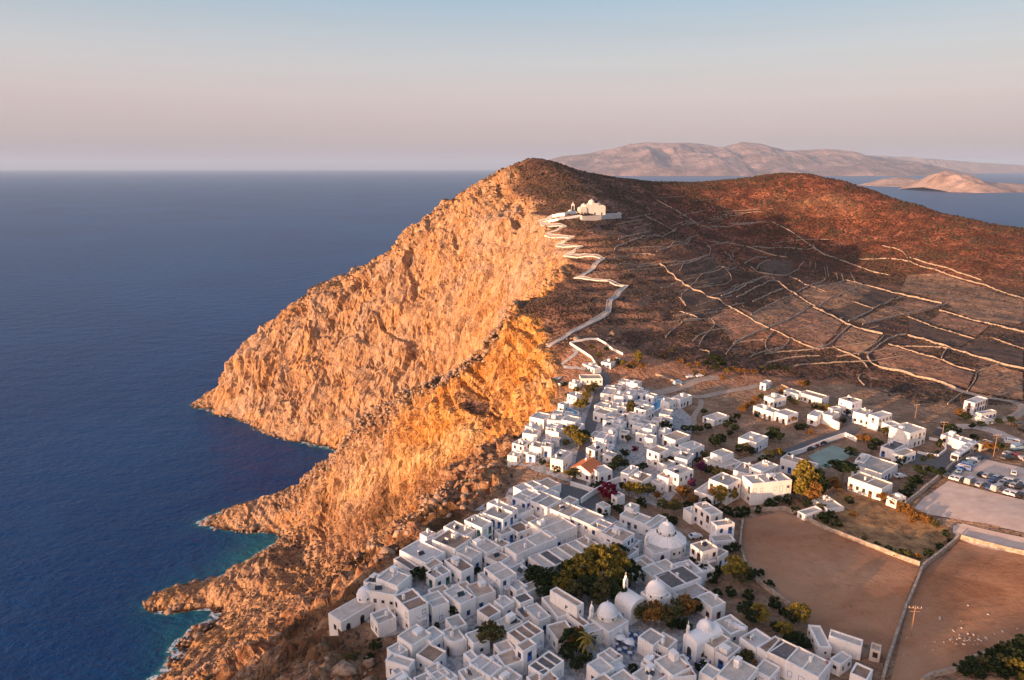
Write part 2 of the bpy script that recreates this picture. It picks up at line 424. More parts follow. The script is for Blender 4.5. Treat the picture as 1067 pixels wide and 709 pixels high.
crack = rampn(n, l, vor.outputs['Distance'], [(.0, (.42, .40, .38)), (.035, (1, 1, 1))])
rock = mixc(n, l, .8, rock, crack, 'MULTIPLY')
# scrub ledges on the rock: only where it is not steep
sepn = n.new("ShaderNodeSeparateXYZ"); l.new(g.outputs['Normal'], sepn.inputs[0])
flat = mathn(n, l, 'MULTIPLY', mathn(n, l, 'SUBTRACT', sepn.outputs[2], .80), 7.0, True)
flat = mathn(n, l, 'MULTIPLY', flat, rampn(n, l, n2, [(.42, (0, 0, 0)), (.55, (1, 1, 1))]), True)
rock = mixc(n, l, mathn(n, l, 'MULTIPLY', flat, .8), rock, (.13, .07, .035))
# scrub: dark bushes on red-brown and tan stony earth
vs1 = n.new("ShaderNodeTexVoronoi"); vs1.inputs['Scale'].default_value = .42; l.new(P, vs1.inputs['Vector'])
v2 = n.new("ShaderNodeTexVoronoi"); v2.inputs['Scale'].default_value = .9; l.new(P, v2.inputs['Vector'])
earth = rampn(n, l, noise(n, l, .045, 5, .6, P, .8), [(.34, (.060, .038, .031)), (.46, (.115, .072, .053)), (.58, (.205, .130, .092)), (.70, (.36, .25, .18))])
stones = rampn(n, l, v2.outputs['Distance'], [(.16, (1, 1, 1)), (.34, (0, 0, 0))])
earth = mixc(n, l, mathn(n, l, 'MULTIPLY', mathn(n, l, 'MULTIPLY', stones, rampn(n, l, n3, [(.46, (0, 0, 0)), (.56, (1, 1, 1))])), .85), earth, (.46, .36, .28))
bush = mathn(n, l, 'MULTIPLY', rampn(n, l, vs1.outputs['Distance'], [(.42, (1, 1, 1)), (.60, (0, 0, 0))]), rampn(n, l, noise(n, l, .11, 5, .7, P), [(.34, (0, 0, 0)), (.50, (1, 1, 1))]))
scrub = mixc(n, l, mathn(n, l, 'MULTIPLY', bush, vegA), earth, rampn(n, l, n3, [(.4, (.022, .018, .012)), (.65, (.050, .034, .020))]))
scrub = mixc(n, l, mathn(n, l, 'MULTIPLY', risA, rampn(n, l, n3, [(.38, (.35, .35, .35)), (.50, (1, 1, 1))])), scrub, (.22, .15, .105))
dry = rampn(n, l, noise(n, l, .16, 7, .7, P, .5), [(.3, (.15, .090, .055)), (.44, (.26, .160, .10)), (.56, (.34, .22, .145)), (.7, (.44, .32, .22))])
pave = mixc(n, l, pavA, scrub, dry)
vf = n.new("ShaderNodeTexVoronoi"); vf.inputs['Scale'].default_value = .017; l.new(P, vf.inputs['Vector']); sv = n.new("ShaderNodeSeparateColor"); l.new(vf.outputs['Color'], sv.inputs[0])
fieldc = rampn(n, l, sv.outputs[0], [(.15, (.10, .065, .055)), (.4, (.24, .125, .080)), (.62, (.34, .20, .125)), (.85, (.16, .085, .055))])
pave = mixc(n, l, mathn(n, l, 'MULTIPLY', at_('fields'), mathn(n, l, 'SUBTRACT', 1.0, mathn(n, l, 'MULTIPLY', bush, .45))), pave, fieldc)
pave = mixc(n, l, at_('red'), pave, mixc(n, l, 1.0, pave, (1.40, .78, .58), 'MULTIPLY'))  # tints the ground by the painted low-sun redness
colr = mixc(n, l, rockA, pave, rock)
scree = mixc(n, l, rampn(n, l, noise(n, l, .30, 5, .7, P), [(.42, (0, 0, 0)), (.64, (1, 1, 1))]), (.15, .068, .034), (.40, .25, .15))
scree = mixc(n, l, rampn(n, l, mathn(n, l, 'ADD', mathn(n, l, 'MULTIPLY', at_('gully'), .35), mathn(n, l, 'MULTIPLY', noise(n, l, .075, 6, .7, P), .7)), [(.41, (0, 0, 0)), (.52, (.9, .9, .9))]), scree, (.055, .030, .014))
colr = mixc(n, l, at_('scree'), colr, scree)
# wet dark band at the waterline
sepp = n.new("ShaderNodeSeparateXYZ"); l.new(P, sepp.inputs[0])
wet = rampn(n, l, mathn(n, l, 'DIVIDE', sepp.outputs[2], 10.0), [(.06, (.16, .13, .12)), (.22, (1, 1, 1))])
colr = mixc(n, l, 1.0, colr, wet, 'MULTIPLY')
l.new(colr, b.inputs['Base Color']); b.inputs['Roughness'].default_value = .95; b.inputs['Specular IOR Level'].default_value = .15
hh = mathn(n, l, 'ADD', mathn(n, l, 'MULTIPLY', n2, .9), mathn(n, l, 'MULTIPLY', n3, .55))
hh = mathn(n, l, 'ADD', hh, mathn(n, l, 'MULTIPLY', crack, .5))
hh = mathn(n, l, 'ADD', hh, mathn(n, l, 'MULTIPLY', mathn(n, l, 'MULTIPLY', bush, vegA), .5))
bumpn(n, l, b, hh, .75, 1.6)

pave_a = SHELF * np.clip(0.9 - 0.0*XX, 0, 1)
veg_a = np.clip(0.95 + 0*XX, 0, 1)
# tint: rust-orange in the faces near the town, paler on the big mountain face
tint = 0.25 + 0.75*sstep(560, 430, YY) * sstep(-120, -20, XX) + 0.25*fbm(XX/80, YY/80, H/60, 3, 88)
tint = np.clip(tint, 0, 1)
rock_a = np.clip(ROCK*(1-SHELF), 0, 1)
fld = OPEN*sstep(375, 400, YY)*(1-sstep(600, 680, YY))*sstep(110, 160, XX)*.72
sun_red_a = sstep(560, 700, YY)*sstep(120, 260, XX) + .3*sstep(300, 200, XX)*(YY > 330)  # low-sun redness of the lit hill, painted into the ground colour
spine = [at_y(x, y, d)[:2] for x, y, d in [(525,338,444),(488,385,448),(440,412,464),(395,433,485),(345,484,536),(300,515,560)]]
foot = [at_y(x, y, d)[:2] for x, y, d in [(297,562,546),(330,545,516),(372,527,469),(437,499,421),(490,474,382),(520,462,345),(548,466,300)]]
def dline(L):
    o = np.full(XX.shape, 1e9)
    for a, b_ in zip(L[:-1], L[1:]):
        t = np.clip(((XX-a[0])*(b_[0]-a[0])+(YY-a[1])*(b_[1]-a[1]))/((b_[0]-a[0])**2+(b_[1]-a[1])**2), 0, 1)
        o = np.minimum(o, np.hypot(XX-a[0]-t*(b_[0]-a[0]), YY-a[1]-t*(b_[1]-a[1])))
    return o
dsp = dline(spine)
fx_ = np.array([p[0] for p in foot]); fy_ = np.array([p[1] for p in foot])
below = np.interp(XX, fx_, fy_) - YY + 6*fbm(XX/18, YY/18, H/30, 3, 161)        # metres towards the camera from the foot of the stratified face
scree_a = sstep(-3, 6, below) * sstep(60, 40, XX) * (1-SHELF) * sstep(0, 8, H)
scree_a = scree_a*np.clip(.5+.5*sstep(-.25,.2,fbm(XX/30+2, YY/30, H/40, 3, 171)+.35*sstep(90,200,H)), 0, 1)
scree_a *= .35 + .65*sstep(15, 55, H)*(1-.7*sstep(215, 180, YY)*sstep(20, -10, GP-20))
scree_a = np.maximum(scree_a, .85*sstep(13, 6, dsp + 5*fbm(XX/9, YY/9, H/9, 2, 181)))
tx_ = np.array([at_y(x, y, d)[:2] for x, y, d in [(322,520,522),(340,508,500),(372,484,476),(405,470,452),(437,456,430),(462,447,412),(490,436,394)]])
above = YY - np.interp(XX, tx_[:,0], tx_[:,1]) + 4*fbm(XX/12, YY/12, H/20, 3, 191)
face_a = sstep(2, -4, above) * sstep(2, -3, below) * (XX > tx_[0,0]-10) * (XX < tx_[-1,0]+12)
land = grid_mesh('ground', PX_, PY_, PZ_, m, (('rock', rock_a), ('veg', veg_a), ('pave', pave_a), ('tint', tint), ('riser', riser), ('face', face_a), ('fields', fld), ('red', np.clip(sun_red_a,0,1)), ('scree', np.clip(scree_a,0,1)), ('gully', np.clip(.5-GUL,0,1))))
rkf = (rock_a > .3); fm = rkf[:-1,:-1].ravel(); land.data.polygons.foreach_set('use_smooth', ~fm); land.data.update()
land['kind'] = 'structure'

# ------------------------------------------------------------------ sea
m, n, l, b = nt("sea_water")
P = n_obj(n)
mpw = n.new("ShaderNodeMapping"); mpw.inputs['Scale'].default_value = (1, 1.5, 1); mpw.inputs['Rotation'].default_value = (0, 0, R(25)); l.new(P, mpw.inputs[0])
w1 = noise(n, l, .11, 5, .62, mpw.outputs[0], .3); w2 = noise(n, l, .025, 3, .5, mpw.outputs[0]); w0 = noise(n, l, .0016, 4, .55, P, .5)
dist = n.new("ShaderNodeAttribute"); dist.attribute_name = 'shore'
deep = rampn(n, l, w0, [(.38, (.001, .036, .135)), (.62, (.003, .056, .180))])
colr = mixc(n, l, dist.outputs['Fac'], deep, (.018, .15, .17))
foam = mathn(n, l, 'MULTIPLY', rampn(n, l, dist.outputs['Fac'], [(.93, (0, 0, 0)), (.99, (1, 1, 1))]), rampn(n, l, noise(n, l, .22, 5, .7, P), [(.42, (0, 0, 0)), (.56, (1, 1, 1))]))
colr = mixc(n, l, mathn(n, l, 'MULTIPLY', foam, .9), colr, (.7, .75, .78))
l.new(colr, b.inputs['Base Color']); b.inputs['Roughness'].default_value = .32; b.inputs['IOR'].default_value = 1.33; b.inputs['Specular IOR Level'].default_value = .18
hh = mathn(n, l, 'ADD', mathn(n, l, 'MULTIPLY', w1, 1.0), mathn(n, l, 'MULTIPLY', w2, 1.6))
bumpn(n, l, b, hh, 1.0, 3.2)
sea_x = axis([(-90000,-8000,8000),(-8000,-1500,1300),(-1500,-560,120),(-560,60,4),(60,1500,120),(1500,8000,1300),(8000,90000,8000)])
sea_y = axis([(-90000,-8000,8000),(-8000,-300,1300),(-300,250,60),(250,960,4),(960,1600,80),(1600,8000,1300),(8000,90000,8000)])
SX, SY = np.meshgrid(sea_x, sea_y)
dep = np.full(SX.shape, -22.0)
ins = (SX > -558) & (SX < 1148) & (SY > -248) & (SY < 1398)
dep[ins] = hgt_v(SX[ins], SY[ins])
bay = np.exp(-(((SX+200)/48)**2 + ((SY-505)/42)**2)) + .5*np.exp(-(((SX+215)/40)**2 + ((SY-410)/30)**2))
sh = np.clip(sstep(-16, -0.0, dep) * (.16 + .75*bay) + 0.15*bay*(dep < 0), 0, .9)
sh = np.where((dep > -2.6) & ins, 1.0, sh)
sea = grid_mesh('sea', SX, SY, SX*0, m, (('shore', sh),))
sea['kind'] = 'structure'
land_sea_ok = True

# ------------------------------------------------------------------ far islands
def island(name, prof, depth0, depth1, mat, seed, rough=1.0):
    """prof: (px, py_top) skyline; a real ridge of that height, standing between two distances"""
    xs0 = np.array([p[0] for p in prof]); ys0 = np.array([p[1] for p in prof])
    yc = (depth0 + depth1) / 2
    N, M = 420, 90
    px = np.linspace(xs0[0], xs0[-1], N)
    top = np.interp(px, xs0, ys0)
    zt = np.array([max(0, at_y(p, q, yc)[2]) for p, q in zip(px, top)])
    v = np.linspace(-1, 1, M)
    X = np.array([at_y(p, 180, yc)[0] for p in px])
    XX2, V = np.meshgrid(X, v)
    half = (depth1-depth0)/2 * (0.35 + 0.65*np.sqrt(np.clip(zt/zt.max(), 0, 1)))
    Y2 = yc + V*half[None,:]
    prof_v = (1-np.abs(V))
    S = depth1-depth0
    a = S/7
    rid = fbm(XX2/a, Y2/a, V*0+seed, 5, seed, True)
    Z2 = zt[None,:]*(prof_v**0.8)*(1 + .62*rough*(rid-.1)*(np.abs(V)**.7 + .03)) - 60*(np.abs(V) > .98) - 3
    o = grid_mesh(name, XX2, Y2, Z2, mat)
    o['kind'] = 'structure'
    return o
m, n, l, b = nt("island_rock")
P = n_obj(n)
c = rampn(n, l, noise(n, l, .0011, 8, .65, P, .5), [(.34, (.10, .07, .07)), (.5, (.22, .155, .15)), (.66, (.40, .29, .27))])
l.new(c, b.inputs['Base Color']); b.inputs['Roughness'].default_value = 1
bumpn(n, l, b, noise(n, l, .003, 8, .72, P), 1, 260)
islm = m
island('island', [(560,170),(585,163),(610,160),(640,155),(652,151),(668,149),(690,150),(715,149),(735,151),(748,154),(765,149),(783,150),(800,155),(818,158),(850,156),(872,157),
        (890,162),(930,166),(950,170),(975,178),(985,181)], 25500, 36500, islm, 5)
m, n, l, b = nt("headland_rock")
P = n_obj(n)
c = rampn(n, l, noise(n, l, .004, 8, .65, P, .5), [(.3, (.16, .11, .09)), (.5, (.30, .215, .18)), (.7, (.46, .34, .29))])
l.new(c, b.inputs['Base Color']); b.inputs['Roughness'].default_value = 1
bumpn(n, l, b, noise(n, l, .012, 7, .7, P), .8, 30)
island('island', [(903,194),(912,190),(922,186.5),(935,184.5),(948,185),(958,188),(966,193)], 11400, 12900, m, 9, .6)
island('island', [(964,195),(971,188),(978,181),(985,178),(992,178.5),(1000,181),(1010,184.5),(1022,188),(1036,190),(1067,191.5),(1120,194),(1170,197)], 8700, 10600, m, 12, .8)
m2, n, l, b = nt("island_far"); b.inputs['Base Color'].default_value = (.2, .15, .13, 1); b.inputs['Roughness'].default_value = 1
island('island', [(840,170),(865,164),(890,161),(930,163),(960,165),(1010,169),(1060,172)], 40000, 46000, m2, 15)

# ------------------------------------------------------------------ haze
HAZE = 1.5e-5
me = bpy.data.meshes.new('haze'); bm = bmesh.new(); bmesh.ops.create_cube(bm, size=1)
for v in bm.verts: v.co = Vector((v.co.x*184000, v.co.y*184000, -40 + (v.co.z+.5)*1250))
bm.to_mesh(me); bm.free()
mh = bpy.data.materials.new('haze_air'); mh.use_nodes = True
mh.node_tree.nodes.clear()
ov = mh.node_tree.nodes.new("ShaderNodeOutputMaterial"); pv = mh.node_tree.nodes.new("ShaderNodeVolumePrincipled")
pv.inputs['Density'].default_value = HAZE; pv.inputs['Color'].default_value = (.50, .70, 1.0, 1); pv.inputs['Anisotropy'].default_value = .0
mh.node_tree.links.new(pv.outputs[0], ov.inputs['Volume'])
me.materials.append(mh); hz = bpy.data.objects.new('haze', me); COL.objects.link(hz); hz['kind'] = 'stuff'
# ================================================================== builders
PI = math.pi
class MB:
    def __init__(s): s.v, s.f, s.m = [], [], []
    def add(s, vs, fs, m=0):
        k = len(s.v); s.v += [tuple(v) for v in vs]; s.f += [tuple(i+k for i in f) for f in fs]; s.m += [m]*len(fs)
        return s
    def box(s, x0, x1, y0, y1, z0, z1, m=0, M=None):
        vs = [(x0,y0,z0),(x1,y0,z0),(x1,y1,z0),(x0,y1,z0),(x0,y0,z1),(x1,y0,z1),(x1,y1,z1),(x0,y1,z1)]
        if M: vs = [M @ Vector(v) for v in vs]
        return s.add(vs, [(0,3,2,1),(4,5,6,7),(0,1,5,4),(1,2,6,5),(2,3,7,6),(3,0,4,7)], m)
    def lathe(s, prof, seg=16, c=(0,0,0), m=0, a0=0, a1=2*PI, lobes=0, amp=0):
        full = abs(a1-a0-2*PI) < 1e-6; n = seg if full else seg+1
        vs = []
        for r, z in prof:
            for k in range(n):
                a = a0+(a1-a0)*k/seg
                rr = r*(1+(amp*abs(math.sin(a*lobes/2)) if lobes else 0))
                vs.append((c[0]+rr*math.cos(a), c[1]+rr*math.sin(a), c[2]+z))
        fs = []
        for i in range(len(prof)-1):
            for k in range(seg):
                k2 = (k+1) % n
                fs.append((i*n+k, i*n+k2, (i+1)*n+k2, (i+1)*n+k))
        return s.add(vs, fs, m)
    def tube(s, a, b, r0, r1=None, seg=6, m=0):
        a, b = Vector(a), Vector(b); r1 = r0 if r1 is None else r1
        q = (b-a).to_track_quat('Z', 'Y'); vs = []
        for p, r in ((a, r0), (b, r1)):
            for k in range(seg): vs.append(p + q @ Vector((r*math.cos(2*PI*k/seg), r*math.sin(2*PI*k/seg), 0)))
        fs = [(k, (k+1) % seg, seg+(k+1) % seg, seg+k) for k in range(seg)] + [tuple(range(seg-1,-1,-1)), tuple(range(seg, 2*seg))]
        return s.add(vs, fs, m)
    def mesh(s, name, mats, smooth=False):
        me = bpy.data.meshes.new(name); me.from_pydata(s.v, [], s.f)
        for m in (mats if isinstance(mats, (list, tuple)) else [mats]): me.materials.append(m)
        if any(s.m): me.polygons.foreach_set('material_index', s.m)
        if smooth: me.polygons.foreach_set('use_smooth', [True]*len(s.f))
        me.update(); return me
    def build(s, name, mats, parent=None, smooth=False):
        o = bpy.data.objects.new(name, s.mesh(name, mats, smooth)); COL.objects.link(o)
        if parent: o.parent = parent
        return o
def link(name, me, parent=None, loc=None, rz=0):
    o = bpy.data.objects.new(name, me); COL.objects.link(o)
    if parent: o.parent = parent
    if loc: o.location = loc
    o.rotation_euler.z = rz
    return o
def empty(name, loc, rz=0, cat=None, label=None, group=None):
    o = bpy.data.objects.new(name, None); COL.objects.link(o); o.location = loc; o.rotation_euler.z = rz
    if cat: o['category'] = cat; o['kind'] = 'thing'
    if label: o['label'] = label
    if group: o['group'] = group
    return o
def tag(o, cat, label, group=None):
    o['kind'] = 'thing'
    o['category'] = cat; o['label'] = label
    if group: o['group'] = group
    return o
def copy_tree(o, parent=None):
    c = o.copy(); COL.objects.link(c); c.parent = parent
    for ch in o.children: copy_tree(ch, c)
    return c
ORD = ['leftmost','second','third','fourth','fifth','sixth','seventh','eighth','ninth','tenth','eleventh','twelfth','thirteenth','fourteenth','fifteenth',
       'sixteenth','seventeenth','eighteenth','nineteenth','twentieth','twenty-first','twenty-second','twenty-third','twenty-fourth','twenty-fifth','twenty-sixth','twenty-seventh','twenty-eighth','twenty-ninth','thirtieth',
       'thirty-first','thirty-second','thirty-third','thirty-fourth','thirty-fifth','thirty-sixth','thirty-seventh','thirty-eighth','thirty-ninth','fortieth']
CLUST = {}
def clus(key, o, px, desc):
    """desc: what it looks like; its place in the row is counted when all are built"""
    CLUST.setdefault(key, []).append((px, o, desc))
def proj(p):
    x, y, z = p[0], p[1], p[2]-CAM_Z
    d = y*CP - z*SP; up = y*SP + z*CP
    return 533.5 + FPX*x/d, 354.5 - FPX*up/d
def finish_labels():
    for key, L in CLUST.items():
        place, group = key
        L.sort(key=lambda t: t[0] or proj(t[1].location)[0])
        n = len(L)
        for i, (px, o, desc) in enumerate(L):
            pos = ('leftmost' if i == 0 else 'rightmost' if i == n-1 else ORD[i] + ' from left') if n > 1 else ''
            lab = f"{desc}, {pos} {place}" if pos else f"{desc} {place}"
            assert len(lab.split()) <= 16, lab
            o['label'] = lab; o['group'] = group

# ------------------------------------------------------------------ materials of the town
def wash(name, c1, c2, stain):
    m, n, l, b = nt(name)
    P = n_obj(n)
    c = rampn(n, l, noise(n, l, .35, 5, .65, P), [(.35, c1), (.65, c2)])
    mpz = n.new("ShaderNodeMapping"); mpz.inputs['Scale'].default_value = (2.2, 2.2, .35); l.new(P, mpz.inputs[0])
    st_ = rampn(n, l, noise(n, l, 1.0, 4, .6, mpz.outputs[0]), [(.56, (1, 1, 1)), (.72, stain)])
    c = mixc(n, l, 1.0, c, st_, 'MULTIPLY')
    oi = n.new('ShaderNodeObjectInfo'); c = mixc(n, l, 1.0, c, rampn(n, l, oi.outputs['Random'], [(0, (.84,.82,.80)), (.3, (1,1,1)), (.6, (.97,.95,.92)), (1, (.90,.92,.96))]), 'MULTIPLY')
    l.new(c, b.inputs['Base Color']); b.inputs['Roughness'].default_value = .9; b.inputs['Specular IOR Level'].default_value = .2
    bumpn(n, l, b, noise(n, l, 2.5, 4, .6, P), .25, .06)
    return m
WHITE = wash('whitewash', (.87, .845, .82), (.80, .775, .75), (.78, .74, .70))
CREAM = wash('cream_plaster', (.66, .58, .50), (.58, .50, .43), (.78, .72, .66))
def roofmat(name, a, b2, c3):
    m, n, l, b = nt(name)
    P = n_obj(n)
    f = noise(n, l, .45, 6, .7, P, .4)
    c = rampn(n, l, f, [(.32, a), (.5, b2), (.68, c3)])
    c = mixc(n, l, rampn(n, l, noise(n, l, 2.6, 3, .6, P), [(.55, (0,0,0)), (.75, (.55,.55,.55))]), c, tuple(v*.55 for v in a))
    l.new(c, b.inputs['Base Color']); b.inputs['Roughness'].default_value = .95; bumpn(n, l, b, f, .4, .08)
    return m
ROOFS = {'pale grey': roofmat('roof_pale_grey', (.40,.355,.31), (.50,.445,.39), (.60,.54,.48)),
         'grey': roofmat('roof_grey', (.27,.245,.225), (.36,.33,.30), (.46,.42,.38)),
         'tan': roofmat('roof_tan', (.32,.235,.175), (.44,.335,.255), (.54,.43,.34)),
         'brown': roofmat('roof_brown', (.18,.12,.085), (.27,.185,.135), (.36,.26,.195)),
         'white': roofmat('roof_white', (.42,.395,.37), (.50,.475,.45), (.60,.57,.54)),
         'dark': roofmat('roof_dark', (.08,.075,.075), (.13,.12,.12), (.20,.18,.17))}
GLASS, n, l, b = nt('window_glass'); b.inputs['Base Color'].default_value = (.025,.03,.04,1); b.inputs['Roughness'].default_value = .15
SHADE = {k: simple('paint_'+k, c, rough=.5, scale=3) for k, c in dict(blue=(.03,.13,.42), white=(.75,.74,.72), brown=(.13,.06,.03), green=(.03,.18,.15), grey=(.25,.27,.30), red=(.45,.05,.04)).items()}
STONE = simple('dry_stone', (.22,.17,.13), (.40,.32,.25), 1.1, .95, .8, lo=.38, hi=.6)
STONE_P = simple('pale_dry_stone', (.24,.19,.15), (.43,.35,.28), 1.0, .95, .8, lo=.38, hi=.6)
WOOD = simple('weathered_wood', (.20,.11,.06), (.30,.19,.12), 3)
METAL = simple('grey_metal', (.30,.31,.33), rough=.4, metal=.6)
CLAY = simple('clay_pot', (.38,.15,.08), rough=.8)
TARP = simple('dark_cloth', (.03,.035,.05), rough=.8)
ASPH = simple('asphalt', (.085,.085,.09), (.13,.125,.125), .5, .92, .2)
PAVING = simple('street_flags', (.22,.215,.22), (.42,.41,.40), .9, .9, .4, lo=.40, hi=.58)
GRAVEL = simple('gravel', (.46,.345,.28), (.62,.49,.41), .25, .95, .2)
DIRT = simple('dirt_track', (.26,.20,.16), (.38,.31,.25), .4, .95, .3)

# ------------------------------------------------------------------ windows, doors (shared meshes, facing -y, on the plane y = 0)
OPEN_ME = {}
def opening(kind, col):
    k = (kind, col)
    if k in OPEN_ME: return OPEN_ME[k]
    w, h = dict(window=(.85,1.2), door=(1.1,2.2), arch=(1.1,2.2), wide=(1.7,1.3), slot=(.45,.6))[kind]
    b_ = MB()
    fr = .09
    b_.box(-w/2-fr, w/2+fr, -.05, .02, -fr, 0, 0)
    b_.box(-w/2-fr, w/2+fr, -.05, .02, h, h+fr, 0)
    b_.box(-w/2-fr, -w/2, -.05, .02, 0, h, 0); b_.box(w/2, w/2+fr, -.05, .02, 0, h, 0)
    if kind == 'door': b_.box(-w/2, w/2, -.025, .02, 0, h, 0); b_.box(-w/2+.15, w/2-.15, -.035, -.02, h*.55, h-.15, 1)
    else:
        b_.box(-w/2, w/2, -.012, .02, 0, h, 1)
        if kind in ('window', 'wide'):
            b_.box(-.03, .03, -.03, -.005, 0, h, 0)
            if kind == 'wide' and col != 'white':
                b_.box(-w/2-fr-w*.5, -w/2-fr-.02, -.06, .015, 0, h, 0); b_.box(w/2+fr+.02, w/2+fr+w*.5, -.06, .015, 0, h, 0)
    if kind == 'window': b_.box(-w/2-.15, w/2+.15, -.16, .0, -fr-.06, -fr-.003, 2)
    if kind == 'arch':
        n_ = 8; vs = [(0, -.012, h)] + [(w/2*math.cos(PI*i/n_), -.012, h+w/2*math.sin(PI*i/n_)) for i in range(n_+1)]
        b_.add(vs, [(0, i+1, i+2) for i in range(n_)], 1)
    me = b_.mesh(kind, [SHADE[col], GLASS, WHITE]); OPEN_ME[k] = me
    return me
CHIM = MB().box(-.3,.3,-.3,.3,0,1.1).box(-.38,.38,-.38,.38,1.1,1.2).box(-.12,.12,-.12,.12,1.2,1.45).mesh('chimney', WHITE)
def tank_me():
    b_ = MB(); b_.tube((-.6,0,.95),(.6,0,.95),.28,seg=10,m=0)
    b_.add([(-.9,-.25,.75),(.9,-.25,.75),(.9,-1.2,.1),(-.9,-1.2,.1)], [(0,1,2,3)], 1); b_.add([(-.9,-.22,.71),(.9,-.22,.71),(.9,-1.17,.06),(-.9,-1.17,.06)], [(3,2,1,0)], 0)
    b_.box(-.6,-.54,-.1,.1,0,.8,0); b_.box(.54,.6,-.1,.1,0,.8,0)
    return b_.mesh('water_heater', [SHADE['white'], GLASS])
TANK = tank_me()
POT = MB().lathe([(.0,0),(.22,0),(.3,.45),(.0,.45)], 8).mesh('flower_pot', CLAY)
AWN = MB().add([(-1.4,0,2.6),(1.4,0,2.6),(1.4,-1.6,2.2),(-1.4,-1.6,2.2),(-1.4,0,2.52),(1.4,0,2.52),(1.4,-1.6,2.12),(-1.4,-1.6,2.12)],
               [(0,3,2,1),(4,5,6,7),(3,7,6,2),(0,4,7,3),(1,2,6,5)]).box(-1.35,-1.28,-1.55,-1.48,0,2.15).box(1.28,1.35,-1.55,-1.48,0,2.15).mesh('awning', SHADE['white'])
STAIR = MB()
for i in range(11): STAIR.box(i*.30, (i+1)*.30, -1.0, .0, -1.0, .28*(i+1))
STAIR.box(0, 3.3, -1.15, -1.003, -1.0, .5)
STAIR = STAIR.mesh('staircase', WHITE)

def footprint(A, B, C, h, snap=None):
    """roof corners seen in the photograph -> a rectangle standing on the ground"""
    zg = 200.0
    for _ in range(5):
        b3 = at_z(*B, zg + h); zg = 0.5*zg + 0.5*hgt(b3[0], b3[1])
    a3, b3, c3 = [Vector(at_z(*q, zg + h)) for q in (A, B, C)]
    v1, v2 = a3-b3, c3-b3
    L1, L2 = v1.length, v2.length
    t2 = math.atan2(v2.y, v2.x); t1 = math.atan2(v1.y, v1.x) - PI/2
    while t1-t2 > PI: t1 -= 2*PI
    while t1-t2 < -PI: t1 += 2*PI
    th = (t1*L1 + t2*L2)/(L1+L2)
    e1 = Vector((math.cos(th), math.sin(th), 0)); e2 = Vector((-math.sin(th), math.cos(th), 0))
    if snap is not None: th = snap
    L1 = max(2.2, 1.10*L1*max(.72, math.cos(t1-th))); L2 = max(2.2, 1.10*L2*max(.72, math.cos(t2-th)))
    c = b3 + e1*L2/2 + e2*L1/2
    return c.x, c.y, zg, th, L2, L1
ALLH = []; SNAP = {}
RH = random.Random(11)
def body_me(w, d, h, par=.38, th=.28, mat=None, found=3.2, round_=0):
    b_ = MB(); t = th
    if round_:
        pts = [(-w/2, d/2)] ; n_ = 9
        pts = [(w/2,-d/2),(w/2,d/2),(-w/2+d*0,d/2)]
        r = min(w, d)*.75
        arc = [(-w/2+r-r*math.cos(a), -d/2+r-r*math.sin(a)) for a in [PI/2*i/n_ for i in range(n_+1)]]
        pts = [(w/2,-d/2),(w/2,d/2),(-w/2,d/2)] + arc
        c = (0, 0); k = len(pts); sc = 1-2*t/min(w, d)
        outb = [(x,y,-found) for x,y in pts]; outt = [(x,y,h) for x,y in pts]; inn = [(x*sc,y*sc,h) for x,y in pts]; low = [(x*sc,y*sc,h-par) for x,y in pts]
        vs = outb+outt+inn+low; fs = []
        for i in range(k):
            j = (i+1) % k
            fs += [(i,j,k+j,k+i),(k+i,k+j,2*k+j,2*k+i),(2*k+i,2*k+j,3*k+j,3*k+i)]
        fs.append(tuple(range(3*k, 4*k)))
        b_.add(vs, fs); return b_
    x0,x1,y0,y1 = -w/2,w/2,-d/2,d/2
    o = [(x0,y0),(x1,y0),(x1,y1),(x0,y1)]; i_ = [(x0+t,y0+t),(x1-t,y0+t),(x1-t,y1-t),(x0+t,y1-t)]
    bat = .10
    vs = [(x*(1+bat/w),y*(1+bat/d),-found) for x,y in o]+[(x,y,h) for x,y in o]+[(x,y,h) for x,y in i_]+[(x,y,h-par) for x,y in i_]
    fs = []
    for i in range(4):
        j = (i+1) % 4
        fs += [(i,j,4+j,4+i),(4+i,4+j,8+j,8+i),(8+i,8+j,12+j,12+i)]
    fs.append((12,13,14,15))
    vs = [(a+RH.uniform(-.05,.05), b2+RH.uniform(-.05,.05), c+(RH.uniform(-.07,.07) if c == h else 0)) for a, b2, c in vs]
    return b_.add(vs, fs)
